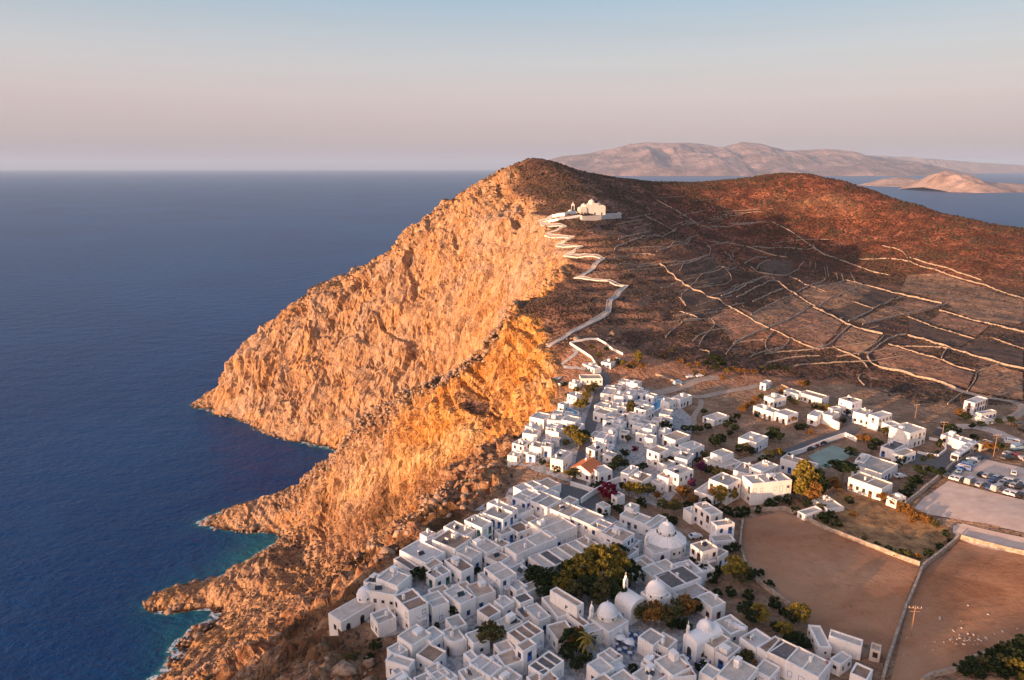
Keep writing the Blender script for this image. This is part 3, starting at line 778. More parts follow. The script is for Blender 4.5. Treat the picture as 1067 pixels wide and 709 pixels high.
def dress(root, w, d, h, col, rng, faces=('r','l','b','k'), dens=1.0, floors=None, arches=False):
    fl = floors or (1 if h < 5.3 else 2 if h < 8.5 else 3)
    fh = (h-.4)/fl
    for fc in faces:
        L = w if fc in 'rb' else d
        if L < 2.0: continue
        n_ = max(1, int((L-.5)/2.1*dens))
        for k in range(n_):
            u = -L/2 + L*(k+.5)/n_ + rng.uniform(-.12,.12)
            for q in range(fl):
                if fc in 'bk' and rng.random() < .45: continue
                if rng.random() < .05: continue
                kind = 'window'; z = q*fh + 1.0
                if q == 0 and rng.random() < .42: kind, z = ('arch' if arches else 'door'), .08
                elif q > 0 and rng.random() < .25: kind, z = 'door', q*fh + .15
                elif rng.random() < .15: kind = 'slot'; z += .3
                if z + 2.3 > h and kind in ('door', 'arch'): kind, z = 'window', min(z+.8, h-1.9)
                if kind == 'window' and z+1.3 > h-.45: z = h-1.85
                me = opening(kind, col if kind != 'arch' else 'brown' if col == 'blue' else col)
                nm = 'window' if kind in ('window','slot') else 'door'
                if fc == 'r': loc, rz = (u, -d/2-.012, z), 0
                elif fc == 'b': loc, rz = (u, d/2+.012, z), PI
                elif fc == 'l': loc, rz = (-w/2-.012, -u, z), -PI/2
                else: loc, rz = (w/2+.012, u, z), PI/2
                link(nm, me, root, loc, rz)
def house(c, A, B, C, h, roof='pale grey', col='blue', key=None, strips=0, st=0, dens=1.0, feat='', faces=('r','l','b','k'), rnd=0, wall=None, name='white_house', arches=False, extra=''):
    ox, oy, s = c
    A, B, C = [(ox+q[0]/s, oy+q[1]/s) for q in (A, B, C)]
    if 4.5 <= h <= 6.3: h *= .86
    x, y, zg, th, w, d = footprint(A, B, C, h, SNAP.get(key[0]) if key else None)
    w -= .06 + RH.random()*.06; d -= .06 + RH.random()*.06; hh = h + RH.uniform(-.12,.12)
    root = empty(name, (x, y, zg), th, 'house')
    body_me(w, d, hh, mat=WHITE, round_=rnd).build('wall', wall or WHITE, root)
    rz = hh-.38+.03
    sc = .62 if rnd else 1
    rb = MB().box((-w/2+.32)*sc, (w/2-.32)*(.98 if rnd else 1), (-d/2+.32)*sc, (d/2-.32)*(.95 if rnd else 1), rz-.02, rz)
    ro = rb.build('roof', ROOFS[roof], root)
    if w > 3 and d > 3:
        for k in range(strips):
            m_ = MB()
            if w >= d:
                u = -w/2 + w*(k+1)/(strips+1); m_.box(u-.14, u+.14, -d/2+.27, d/2-.27, rz+.004, rz+.30)
            else:
                u = -d/2 + d*(k+1)/(strips+1); m_.box(-w/2+.27, w/2-.27, u-.14, u+.14, rz+.004, rz+.30)
            m_.build('roof_ridge', WHITE, root)
        if RH.random() < .45: link('chimney', CHIM, root, (RH.uniform(-.35,.35)*w, RH.uniform(-.3,.38)*d, rz))
        if RH.random() < .30: link('water_heater', TANK, root, (RH.uniform(-.25,.25)*w, RH.uniform(-.1,.25)*d, rz), RH.uniform(-.4,.4)+PI/2*RH.randrange(4))
        if RH.random() < .22: link('flower_pot', POT, root, (w/2-.7, -d/2+.7, rz))
        if RH.random() < .30 and w > 4:
            g_ = MB(); bw, bd = RH.uniform(1.4,2.4), RH.uniform(1.2,2.0)
            g_.box(-bw/2,bw/2,-bd/2,bd/2,0,RH.uniform(.8,1.9)); o = g_.build('rooftop_box', WHITE, root)
            o.location = (RH.uniform(-.25,.25)*w, RH.uniform(0,.25)*d, rz)
    if 'stair' in feat: link('staircase', STAIR, root, (-w/2+.3, -d/2-.02, 0))
    if 'awning' in feat: link('awning', AWN, root, (0, -d/2, 0))
    if 'balcony' in feat or (h > 5.3 and w > 5 and RH.random() < .35):
        bw = min(3.4, w*.5); bb = MB().box(-bw/2,bw/2,-1.1,0,-.12,0,0)
        for k in range(int(bw/.35)+1): bb.box(-bw/2+k*.35-.02,-bw/2+k*.35+.02,-1.08,-1.04,0,.95,1)
        bb.box(-bw/2,bw/2,-1.09,-1.03,.95,1.0,1); bb.box(-bw/2,-bw/2+.05,-1.09,0,.95,1.0,1); bb.box(bw/2-.05,bw/2,-1.09,0,.95,1.0,1)
        o = bb.build('balcony', [WHITE, SHADE[col]], root); o.location = (RH.uniform(-.15,.15)*w, -d/2-.004, hh*.5)
    dress(root, w, d, hh, col, RH, faces, dens, arches=arches)
    ALLH.append((x, y, max(w, d)/2, th))
    size = 'two-storey' if 5.3 <= h < 8.5 else 'three-storey' if h >= 8.5 else 'low' if h <= 3.6 else 'single-storey'
    clus(key, root, 0, f"{size} white house, {roof} roof")
    return root

# ------------------------------------------------------------------ draped sheets, strips and walls
def drape(name, pts, mat, off, kind='structure', step=4.0):
    P = [hit(x, y)[:2] for x, y in pts]
    return drape_w(name, P, mat, off, kind, step)
def drape_w(name, P, mat, off, kind='structure', step=4.0):
    B_ = []
    for i in range(len(P)):
        a, b_ = P[i], P[(i+1) % len(P)]
        k = max(1, int(math.hypot(b_[0]-a[0], b_[1]-a[1])/step))
        B_ += [(a[0]+(b_[0]-a[0])*q/k, a[1]+(b_[1]-a[1])*q/k) for q in range(k)]
    xs = np.arange(min(p[0] for p in P), max(p[0] for p in P), step); ys = np.arange(min(p[1] for p in P), max(p[1] for p in P), step)
    gx_, gy_ = np.meshgrid(xs, ys); gx_, gy_ = gx_.ravel(), gy_.ravel()
    d = poly_dist(gx_, gy_, P); ok = d > step*.45
    nb = len(B_)
    V = [Vector(p) for p in B_] + [Vector((float(a), float(b_))) for a, b_ in zip(gx_[ok], gy_[ok])]
    r = delaunay_2d_cdt(V, [(i, (i+1) % nb) for i in range(nb)], [tuple(range(nb))], 1, 1e-4)
    vs, fs = r[0], r[2]
    z = hgt_v(np.array([v.x for v in vs]), np.array([v.y for v in vs])) + off
    me = bpy.data.meshes.new(name); me.from_pydata([(v.x, v.y, float(q)) for v, q in zip(vs, z)], [], [tuple(f) for f in fs])
    me.materials.append(mat); me.polygons.foreach_set('use_smooth', [True]*len(me.polygons)); me.update()
    # normals up
    bm = bmesh.new(); bm.from_mesh(me)
    for f in bm.faces:
        if f.normal.z < 0: f.normal_flip()
    bm.to_mesh(me); bm.free()
    o = bpy.data.objects.new(name, me); COL.objects.link(o)
    if kind: o['kind'] = kind
    return o
def densify(P, step):
    o = [P[0]]
    for a, b_ in zip(P[:-1], P[1:]):
        k = max(1, int(math.hypot(b_[0]-a[0], b_[1]-a[1])/step))
        o += [(a[0]+(b_[0]-a[0])*q/k, a[1]+(b_[1]-a[1])*q/k) for q in range(1, k+1)]
    return o
def smooth_line(P, it=2):
    for _ in range(it):
        Q = [P[0]]
        for a, b_ in zip(P[:-1], P[1:]):
            Q += [(a[0]*.75+b_[0]*.25, a[1]*.75+b_[1]*.25), (a[0]*.25+b_[0]*.75, a[1]*.25+b_[1]*.75)]
        P = Q + [P[-1]]
    return P
def offs(P, w):
    Lp, Rp = [], []
    for i, p in enumerate(P):
        a = P[max(i-1, 0)]; b_ = P[min(i+1, len(P)-1)]
        dx, dy = b_[0]-a[0], b_[1]-a[1]; L = math.hypot(dx, dy) or 1
        Lp.append((p[0]-dy/L*w, p[1]+dx/L*w)); Rp.append((p[0]+dy/L*w, p[1]-dx/L*w))
    return Lp, Rp
def strip_w(name, P, width, mat, off, kind='structure', lift=None):
    P = densify(P, 2.0); Lp, Rp = offs(P, width/2); vs, fs = [], []
    for a, c, b_ in zip(Lp, P, Rp):
        for q in (a, b_): vs.append((q[0], q[1], max(hgt(*q), hgt(*c)-.3 if lift else -99)+off))
    for i in range(len(P)-1): fs.append((2*i+1, 2*i+3, 2*i+2, 2*i))
    o = MB().add(vs, fs).build(name, mat, None, True)
    if kind: o['kind'] = kind
    return o
def wall_w(name, P, h, t, mat, jag=0.0, parent=None, seed=0):
    P = densify(P, 1.6 if t < .6 else 2.4); Lp, Rp = offs(P, t/2); rg = random.Random(seed or int(P[0][0]*7+P[0][1]*13)); vs, fs = [], []
    for a, b_ in zip(Lp, Rp):
        zz = (hgt(*a)+hgt(*b_))/2; hh = h + rg.uniform(-jag, jag); k = .85
        ja = rg.uniform(-jag, jag)*.5
        vs += [(a[0]+ja, a[1], zz-1.2), (b_[0]+ja, b_[1], zz-1.2), (b_[0]*k+a[0]*(1-k)+ja, b_[1]*k+a[1]*(1-k), zz+hh), (a[0]*k+b_[0]*(1-k)+ja, a[1]*k+b_[1]*(1-k), zz+hh)]
    for i in range(len(P)-1):
        j = 4*i
        for e in range(4): fs.append((j+e, j+(e+1) % 4, j+4+(e+1) % 4, j+4+e))
    fs += [(3,2,1,0), (len(vs)-4, len(vs)-3, len(vs)-2, len(vs)-1)]
    return MB().add(vs, fs).build(name, mat, parent)
T1=(330,590,5.957); T2=(400,500,6.443); T3=(460,600,6.507); T4=(520,500,6.443); T5=(590,600,6.507); T6=(640,500,6.443); T7=(700,600,6.507); T8=(820,610,7.164)
T9=(520,340,6.443); T10=(520,420,6.443); T11=(620,380,6.443); T12=(650,440,6.443); T13=(740,380,6.443); T14=(780,450,6.443); T15=(860,390,6.443); T16=(940,400,5.906)
C2=(540,500,3.392); C4=(700,370,4.104); C5=(740,530,3.263); C6=(860,390,4.169); HC=(560,190,7.09); G0=(0,0,1)
W1=(640,180,4.85); W2=(640,290,4.85); W3=(847,180,4.85); W4=(847,290,4.85)
def px(c, pts): return [(c[0]+x/c[2], c[1]+y/c[2]) for x, y in pts]

# ------------------------------------------------------------------ streets, roads, yards, fields
drape('street', [(352,652),(396,602),(432,570),(470,548),(522,512),(560,500),(606,516),(640,540),(668,556),(700,545),(740,588),(728,632),(760,655),(800,700),(870,735),(560,760),(408,735),(400,690),(440,655),(400,665)], PAVING, .07)
drape('square', px(T4, [(345,80),(430,30),(480,45),(650,90),(700,150),(600,225),(520,185)]), ASPH, .12)
drape('street', [(532,485),(545,455),(562,428),(585,412),(622,410),(655,398),(700,415),(725,440),(715,470),(720,500),(690,530),(640,512),(600,505),(560,492)], PAVING, .07)
FIELD, n, l, b = nt('dry_field')
P = n_obj(n)
c = rampn(n, l, noise(n, l, .05, 7, .65, P, .6), [(.34, (.24, .110, .060)), (.48, (.34, .165, .088)), (.62, (.42, .215, .120)), (.74, (.50, .29, .17))])
c = mixc(n, l, rampn(n, l, noise(n, l, .55, 5, .7, P), [(.56, (0, 0, 0)), (.70, (.5, .5, .5))]), c, (.10, .055, .035))
wvn = n.new("ShaderNodeTexWave"); wvn.inputs['Scale'].default_value = .30; wvn.inputs['Distortion'].default_value = 6; wvn.inputs['Detail'].default_value = 3; l.new(P, wvn.inputs['Vector'])
c = mixc(n, l, rampn(n, l, noise(n, l, .012, 6, .6, P, 1.2), [(.42, (0,0,0)), (.60, (.55,.55,.55))]), c, (.40,.27,.18))
l.new(c, b.inputs['Base Color']); b.inputs['Roughness'].default_value = 1; b.inputs['Specular IOR Level'].default_value = .05
bumpn(n, l, b, noise(n, l, .5, 6, .7, P), .8, .5)
SCRUBF, n, l, b = nt('scrubby_grass')
P = n_obj(n)
c = rampn(n, l, noise(n, l, .22, 7, .72, P, .5), [(.36, (.10, .055, .028)), (.5, (.30, .165, .07)), (.66, (.46, .28, .125))])
l.new(c, b.inputs['Base Color']); b.inputs['Roughness'].default_value = 1; bumpn(n, l, b, noise(n, l, .9, 5, .7, P), 1, .8)
drape('field', px(C5, [(112,40),(240,12),(300,28),(380,68),(470,105),(570,145),(700,192),(712,205),(690,250),(655,345),(630,420),(600,520),(560,470),(400,440),(350,410),(270,335),(160,250),(118,190),(100,130)]), FIELD, .10)
drape('field', px(C5, [(850,112),(960,138),(1150,180),(1150,420),(1067,455),(1000,470),(900,510),(820,555),(740,584),(610,600),(625,540),(668,350),(722,215),(775,170)]), FIELD, .10)
drape('scrub_field', px(C5, [(395,10),(430,-60),(560,-30),(700,5),(800,60),(838,92),(815,120),(720,185),(640,165),(560,130),(450,90),(300,18)]), SCRUBF, .10)
drape('gravel_lot', px(C6, [(535,442),(560,420),(640,360),(700,372),(950,425),(950,560),(863,535),(760,510),(650,475)]), GRAVEL, .10)
drape('gravel_lot', px(C6, [(385,585),(420,545),(535,465),(650,495),(863,548),(950,570),(950,730),(863,690),(700,650),(560,630),(450,610)]), GRAVEL, .10)
drape('gravel_lot', px(C6, [(555,660),(600,650),(760,690),(880,715),(950,735),(950,800),(700,760),(552,705)]), GRAVEL, .10)
def road(name, pts, w, mat=ASPH, off=.16, sm=2): return strip_w(name, smooth_line([hit(*p)[:2] for p in pts], sm), w, mat, off)
road('road', px(C4, [(470,440),(560,395),(640,372),(700,350),(760,325),(778,300),(760,268),(735,235)]), 7)
drape('road', px(C6, [(330,375),(400,345),(470,352),(525,320),(515,285),(470,250),(500,240),(640,330),(740,372),(640,372),(545,430),(500,415),(440,395),(380,395)]), ASPH, .14)
road('road', [(601,512),(606,490),(611,462),(614,445),(621,425),(626,405),(632,393),(624,387),(610,385)], 5.5, ASPH)
road('path', [(610,385),(596,384),(582,383),(590,377),(603,367),(596,364)], 2.2, PAVING, .2)
road('road', px(T11, [(345,205),(450,185),(560,160),(660,115),(740,92),(840,90)]), 6, DIRT)
road('road', px(T11, [(560,200),(700,225),(800,200),(902,178),(1000,165),(1060,150),(1110,140)]), 4, DIRT)
road('path', px(T11, [(710,235),(715,280),(680,320),(660,360),(665,400)]), 2.5, DIRT)
road('road', px(T16, [(265,0),(350,45),(450,70),(560,92),(700,115),(760,150),(700,205),(560,235),(440,260)]), 4, DIRT)
road('road', px(T16, [(250,285),(300,270),(420,262),(560,290),(640,330),(760,370)]), 6, GRAVEL)
road('road', px(T12, [(700,310),(780,270),(902,235),(960,205)]), 4, DIRT)
road('path', px(T11, [(230,640),(300,590),(345,560)]), 4, PAVING)
court, n, l, b = nt('sports_court')
c = rampn(n, l, noise(n, l, .2, 6, .65, n_obj(n)), [(.35, (.17, .235, .19)), (.65, (.25, .31, .26))]); l.new(c, b.inputs['Base Color'])
cs = drape('sports_court', px(T14, [(395,165),(560,92),(735,148),(505,255)]), court, .12)

# ------------------------------------------------------------------ houses, traced row by row (roof corners: left, near, right)
K = lambda place, group: (place, group)
k1 = K('of houses beside cliff chapel', 'white houses beside the cliff chapel')
H_ = house
H_(T1,(290,318),(380,364),(503,350),3.9,'grey','brown',k1,1)
H_(T1,(455,203),(572,280),(700,250),6.6,'brown','brown',k1,1,feat='balcony')
H_(T1,(635,200),(720,262),(828,240),6.0,'pale grey','blue',k1,1)
H_(T1,(375,78),(500,122),(578,62),6.2,'pale grey','blue',k1,1)
H_(T1,(300,98),(372,126),(430,72),4.2,'grey','white',k1)
H_(T1,(300,150),(486,182),(520,132),4.2,'pale grey','white',k1)
H_(T1,(497,445),(592,500),(710,432),5.6,'pale grey','white',k1)
H_(T1,(622,550),(722,600),(800,532),4.6,'brown','blue',k1)
H_(T1,(435,590),(572,632),(612,588),4.8,'pale grey','brown',k1)
H_(T1,(660,648),(742,712),(830,682),4.8,'pale grey','blue',k1,1)
H_(T1,(455,660),(520,705),(575,682),3.6,'white','red',k1)
H_(T1,(438,510),(490,560),(560,520),4.2,'white','brown',k1)
H_(T1,(590,700),(650,760),(740,730),4.4,'grey','blue',k1)
H_(T1,(430,720),(520,790),(620,740),4.4,'pale grey','brown',k1)
k2 = K('of houses along cliff rim', 'white houses along the cliff rim')
H_(T2,(115,486),(285,566),(408,495),5.0,'white','brown',k2)
H_(T2,(62,545),(180,608),(238,590),3.4,'dark','white',k2)
H_(T2,(-28,640),(80,706),(175,642),5.2,'grey','blue',k2,1)
H_(T2,(243,362),(290,386),(346,358),6.2,'pale grey','brown',k2)
H_(T2,(345,405),(478,470),(572,395),5.6,'brown','brown',k2)
H_(T2,(408,322),(540,380),(612,342),6.0,'grey','blue',k2)
H_(T2,(543,277),(658,322),(732,286),6.6,'pale grey','green',k2)
H_(T2,(674,226),(800,270),(872,222),6.8,'grey','blue',k2)
H_(T2,(708,162),(860,220),(905,198),7.0,'pale grey','blue',k2)
H_(T2,(482,492),(590,530),(666,492),5.6,'pale grey','blue',k2)
H_(T2,(570,425),(690,490),(782,450),5.4,'pale grey','brown',k2)
H_(T2,(722,426),(800,456),(852,426),4.4,'tan','brown',k2)
H_(T2,(668,532),(780,562),(862,522),4.6,'tan','blue',k2)
H_(T2,(395,552),(520,620),(612,592),5.4,'brown','green',k2)
H_(T2,(675,600),(782,680),(886,636),6.2,'pale grey','blue',k2,1)
H_(T2,(616,642),(700,702),(770,690),3.9,'white','blue',k2,1)
H_(T2,(288,622),(345,664),(442,612),3.8,'grey','green',k2,1)
H_(T2,(352,365),(402,388),(440,360),4.0,'white','brown',k2)
k3 = K('of houses in the lower quarter', 'white houses of the lower quarter')
H_(T3,(10,375),(62,470),(155,420),4.6,'pale grey','brown',k3,rnd=1)
H_(T3,(20,112),(130,198),(225,150),5.8,'white','blue',k3,1)
H_(T3,(150,78),(235,150),(368,120),5.0,'tan','blue',k3)
H_(T3,(245,238),(320,290),(400,245),4.2,'brown','blue',k3)
H_(T3,(345,180),(420,215),(502,182),4.8,'white','blue',k3)
H_(T3,(480,146),(535,190),(622,160),5.0,'dark','blue',k3)
H_(T3,(440,396),(546,462),(692,386),6.2,'brown','blue',k3,2,feat='balcony')
H_(T3,(490,482),(556,516),(652,480),6.4,'tan','blue',k3)
H_(T3,(370,312),(440,372),(542,312),3.5,'pale grey','white',k3)
H_(T3,(560,226),(660,310),(746,282),4.2,'white','blue',k3)
H_(T3,(670,162),(790,282),(900,262),4.6,'pale grey','brown',k3)
H_(T3,(755,106),(920,215),(957,186),6.8,'tan','white',k3)
H_(T3,(580,622),(690,680),(836,592),4.8,'dark','blue',k3,2)
H_(T3,(170,622),(330,690),(440,640),4.2,'white','brown',k3,1)
H_(T3,(272,582),(360,655),(445,632),4.6,'pale grey','blue',k3,1)
H_(T3,(340,552),(430,620),(562,600),4.0,'tan','brown',k3)
H_(T3,(-22,650),(62,712),(90,690),4.6,'white','blue',k3)
H_(T3,(150,532),(200,580),(242,560),3.6,'white','blue',k3)
H_(T3,(720,345),(785,440),(905,402),3.6,'tan','white',k3)
H_(T3,(90,660),(170,730),(300,700),3.8,'pale grey','blue',k3)
H_(T3,(330,700),(450,760),(560,700),3.8,'pale grey','blue',k3,1)
H_(T3,(560,700),(650,770),(800,720),3.8,'tan','blue',k3)
H_(T3,(490,230),(560,290),(650,270),3.5,'brown','blue',k3)
k4 = K('in the long back terrace', 'terraced houses of the back row')
def ang(c, a, b_, z=205.5):
    p, q = [at_z(*u, z) for u in px(c, [a, b_])]; return math.atan2(q[1]-p[1], q[0]-p[0])
SNAP['in the long back terrace'] = ang(T4, (95,116), (810,420)) + PI/2
SNAP['in the two middle terraces'] = ang(T4, (105,500), (352+173,325))
for a, b_, c_, r in [((95,116),(188,150),(275,96),'pale grey'),((190,126),(318,190),(408,136),'grey'),((322,186),(478,250),(560,200),'tan'),((480,242),(598,300),(700,250),'pale grey'),((602,302),(688,350),(800,322),'pale grey'),((692,346),(810,420),(895,370),'tan')]:
    H_(T4,a,b_,c_,6.4,r,'blue',k4,RH.randrange(2),dens=1.15)
k5 = K('in the two middle terraces', 'terraced houses of the middle rows')
H_(T4,(75,430),(105,500),(345,385),6.0,'pale grey','blue',k5,1,dens=1.2)
H_(T4,(192,300),(352,385),(525,325),6.0,'pale grey','blue',k5,1,dens=1.2)
for k in range(6):
    A=(175+56*k,545-19.2*k); B=(345+65*k,600-27.5*k); C=(345+65*(k+1),600-27.5*(k+1))
    H_(T4,A,B,C,4.8,['pale grey','dark','pale grey','tan','pale grey','tan'][k],'blue',k5,0,dens=1.2)
H_(T4,(62,322),(150,356),(212,312),3.6,'brown','white',k5)
H_(T4,(50,602),(122,662),(230,640),3.6,'grey','blue',k5)
H_(T4,(20,212),(75,262),(205,188),5.0,'pale grey','blue',k5)
H_(T4,(662,152),(690,188),(738,172),3.2,'pale grey','brown',k5)
H_(T4,(765,96),(790,122),(832,100),3.2,'white','white',k5)
k6 = K('of houses around three central churches', 'white houses around the central churches')
H_(T5,(5,262),(118,345),(158,322),4.8,'brown','blue',k6)
H_(T5,(95,350),(132,400),(236,366),3.6,'white','blue',k6)
H_(T5,(478,432),(590,478),(690,432),5.0,'grey','white',k6)
H_(T5,(588,452),(690,498),(762,442),4.8,'tan','white',k6)
H_(T5,(590,592),(722,690),(860,642),5.0,'pale grey','brown',k6)
H_(T5,(205,545),(290,602),(385,556),3.5,'pale grey','white',k6,1,feat='awning')
H_(T5,(430,690),(560,760),(700,700),3.5,'pale grey','blue',k6)
H_(T5,(515,590),(590,640),(660,562),3.2,'brown','brown',k6)
H_(T5,(290,700),(400,780),(500,730),3.5,'pale grey','blue',k6)
H_(C2,(440,312),(482,348),(562,312),5.0,'pale grey','blue',k6,1)
H_(C2,(482,342),(542,388),(640,352),5.2,'dark','blue',k6,1)
H_(C2,(542,388),(592,432),(665,396),3.6,'grey','white',k6)
H_(C2,(550,300),(600,340),(655,330),4.6,'white','blue',k6)
k7 = K('of houses behind big round dome', 'white houses behind the round-domed church')
H_(T6,(45,242),(212,300),(275,266),3.8,'pale grey','grey',k7,1,feat='awning')
H_(T6,(70,182),(130,202),(172,176),5.6,'pale grey','white',k7)
H_(T6,(200,300),(250,322),(342,256),3.6,'pale grey','white',k7)
H_(T6,(530,168),(650,236),(735,226),6.4,'pale grey','brown',k7,1)
H_(T6,(470,192),(520,226),(570,210),4.0,'white','blue',k7)
H_(T6,(636,282),(690,312),(812,302),6.4,'grey','blue',k7)
H_(T6,(642,372),(672,412),(800,402),3.5,'grey','blue',k7)
H_(T6,(500,442),(592,490),(706,472),6.4,'tan','brown',k7)
H_(T6,(640,500),(702,522),(776,492),3.8,'tan','blue',k7)
k8 = K('in the bottom right row', 'white houses of the bottom right row')
H_(T7,(140,156),(275,218),(396,208),4.4,'pale grey','brown',k8)
H_(T7,(165,432),(290,500),(405,440),4.4,'tan','white',k8)
H_(T7,(290,522),(380,562),(480,496),3.8,'pale grey','blue',k8)
H_(T7,(270,322),(400,398),(532,372),3.4,'pale grey','white',k8)
H_(T7,(455,428),(570,492),(690,440),4.8,'white','brown',k8)
H_(T7,(572,492),(652,530),(782,466),4.4,'brown','blue',k8,1)
H_(T7,(652,527),(782,587),(870,500),4.4,'dark','green',k8)
H_(T7,(784,589),(1000,690),(1090,600),4.4,'pale grey','blue',k8,1)
H_(T7,(300,700),(480,765),(622,662),4.0,'pale grey','brown',k8)
H_(T8,(330,392),(560,462),(586,416),3.6,'pale grey','white',k8,faces=('l','k'))
H_(T8,(195,310),(240,462),(318,448),3.0,'white','white',k8,rnd=0)
H_(T8,(632,492),(700,502),(732,462),2.8,'tan','brown',k8,wall=CREAM)
H_(T8,(478,662),(600,712),(650,642),3.8,'brown','blue',k8)
H_(T8,(345,540),(400,600),(450,520),3.0,'white','white',k8)
H_(T7,(-30,560),(-10,700),(130,640),4.6,'tan','white',k8)
k9 = K('of houses beyond dark square', 'white houses beyond the dark square')
for a, b_, c_, h, r, cc in [((215,92),(300,112),(346,78),4.2,'white','brown'),((330,112),(420,122),(442,84),4.2,'pale grey','white'),((415,122),(510,132),(570,106),5.2,'pale grey','blue'),((190,152),(250,176),(277,150),4.2,'pale grey','blue'),
    ((330,177),(400,202),(422,172),5.2,'pale grey','red'),((165,202),(255,216),(277,186),5.2,'pale grey','brown'),((95,272),(165,291),(202,266),6.2,'pale grey','brown'),((65,347),(120,362),(142,332),3.4,'white','green'),
    ((205,291),(285,302),(332,276),5.2,'tan','brown'),((285,292),(350,297),(372,270),5.0,'pale grey','blue'),((350,372),(430,387),(492,332),5.6,'pale grey','grey'),((590,302),(642,322),(730,282),6.2,'white','brown'),((650,232),(720,247),(762,226),5.0,'pale grey','blue'),
    ((270,530),(340,575),(400,540),3.2,'tan','white'),((640,432),(672,470),(742,440),4.2,'white','brown')]:
    H_(T10,a,b_,c_,h,r,cc,k9)
k10 = K('of houses uphill of red roof', 'white houses of the upper quarter')
for a, b_, c_, h, r, cc in [((230,122),(285,131),(317,116),6.2,'white','brown'),((45,192),(120,202),(152,164),3.8,'pale grey','grey'),((130,212),(190,217),(222,190),5.2,'white','brown'),((188,202),(250,212),(282,172),5.2,'white','blue'),
    ((275,182),(320,196),(352,180),4.0,'pale grey','blue'),((70,287),(150,302),(182,266),5.2,'pale grey','blue'),((150,282),(210,287),(237,262),5.2,'pale grey','blue'),((0,312),(70,336),(112,310),5.2,'tan','brown'),
    ((0,272),(50,286),(92,264),4.4,'pale grey','brown'),((60,372),(130,386),(152,360),5.2,'pale grey','blue'),((60,417),(140,431),(177,386),5.2,'pale grey','brown'),((130,402),(180,411),(212,386),5.2,'white','blue'),
    ((0,492),(60,502),(102,462),5.4,'white','brown'),((80,472),(130,481),(152,450),5.2,'pale grey','blue'),((20,560),(90,575),(130,540),4.0,'white','brown')]:
    H_(T11,a,b_,c_,h,r,cc,k10)
k11 = K('of houses near blue pool', 'white houses near the blue pool')
for a, b_, c_, h, r, cc in [((270,292),(340,312),(392,286),6.2,'pale grey','brown'),((445,242),(500,256),(542,236),5.2,'pale grey','brown'),((525,217),(575,236),(636,206),5.4,'pale grey','brown'),
    ((435,332),(500,342),(527,310),5.2,'pale grey','brown'),((280,457),(345,472),(372,446),4.2,'white','blue'),((330,422),(380,436),(406,406),6.2,'white','blue'),((450,482),(540,511),(642,482),4.8,'tan','brown'),
    ((350,572),(432,597),(502,572),6.4,'tan','brown'),((450,562),(540,591),(592,571),5.2,'pale grey','brown'),((540,622),(620,641),(666,602),5.2,'pale grey','brown'),((560,542),(640,571),(737,546),4.4,'white','blue'),
    ((740,347),(800,376),(880,342),2.8,'pale grey','grey'),((440,432),(470,450),(500,430),4.0,'white','white')]:
    H_(T11,a,b_,c_,h,r,cc,k11)
k12 = K('of houses behind orange garden trees', 'white houses behind the orange garden trees')
for a, b_, c_, h, r, cc in [((38,376),(125,401),(192,362),5.2,'brown','brown'),((185,392),(240,421),(302,400),3.4,'white','brown'),((225,357),(300,381),(367,351),6.2,'tan','brown'),((285,322),(370,356),(466,322),7.0,'pale grey','grey'),
    ((590,207),(660,236),(732,206),5.6,'pale grey','blue'),((560,242),(650,302),(762,262),2.8,'pale grey','blue'),((480,462),(600,502),(700,442),4.6,'white','brown'),((550,402),(700,432),(832,406),7.0,'grey','brown'),((-5,330),(32,352),(77,300),4.2,'white','blue'),
    ((740,330),(840,352),(902,300),5.2,'grey','white')]:
    H_(T12,a,b_,c_,h,r,cc,k12,arches=(h>6.5))
k13 = K('of houses left of straight road', 'white houses left of the straight road')
for a, b_, c_, h, r, cc in [((340,122),(375,131),(407,112),3.6,'white','blue'),((375,212),(430,236),(497,216),5.0,'pale grey','brown'),((315,277),(420,322),(452,302),4.2,'pale grey','brown'),((430,322),(520,346),(602,330),4.2,'pale grey','brown'),
    ((510,172),(590,201),(622,186),4.0,'pale grey','brown'),((610,192),(750,231),(797,216),4.2,'tan','brown'),((800,287),(830,301),(872,286),5.2,'pale grey','brown'),((660,337),(720,351),(762,321),5.2,'white','brown'),
    ((750,332),(820,346),(882,326),5.4,'pale grey','blue'),((190,497),(310,526),(402,491),5.4,'white','blue')]:
    H_(T13,a,b_,c_,h,r,cc,k13)
k14 = K('of houses around tall golden tree', 'white houses around the tall golden tree')
H_(T14,(235,182),(440,242),(466,216),5.8,'tan','blue',k14)
H_(T14,(-35,300),(25,350),(268,326),8.0,'pale grey','brown',k14,2)
H_(T14,(0,242),(100,272),(215,236),6.6,'white','brown',k14)
H_(T14,(690,312),(895,387),(965,350),4.4,'tan','brown',k14,1)
H_(C4,(932,602),(962,622),(986,602),3.2,'pale grey','brown',k14)
H_(T15,(195,612),(380,668),(492,612),5.0,'grey','blue',k14)
H_(T15,(205,576),(262,592),(300,546),5.6,'white','blue',k14)
H_(T14,(340,532),(380,560),(480,522),2.2,'pale grey','white',k14)
H_(T14,(452,442),(530,520),(612,492),1.8,'pale grey','white',k14,faces=())
k15 = K('of houses around the bus turn', 'white houses around the bus turn')
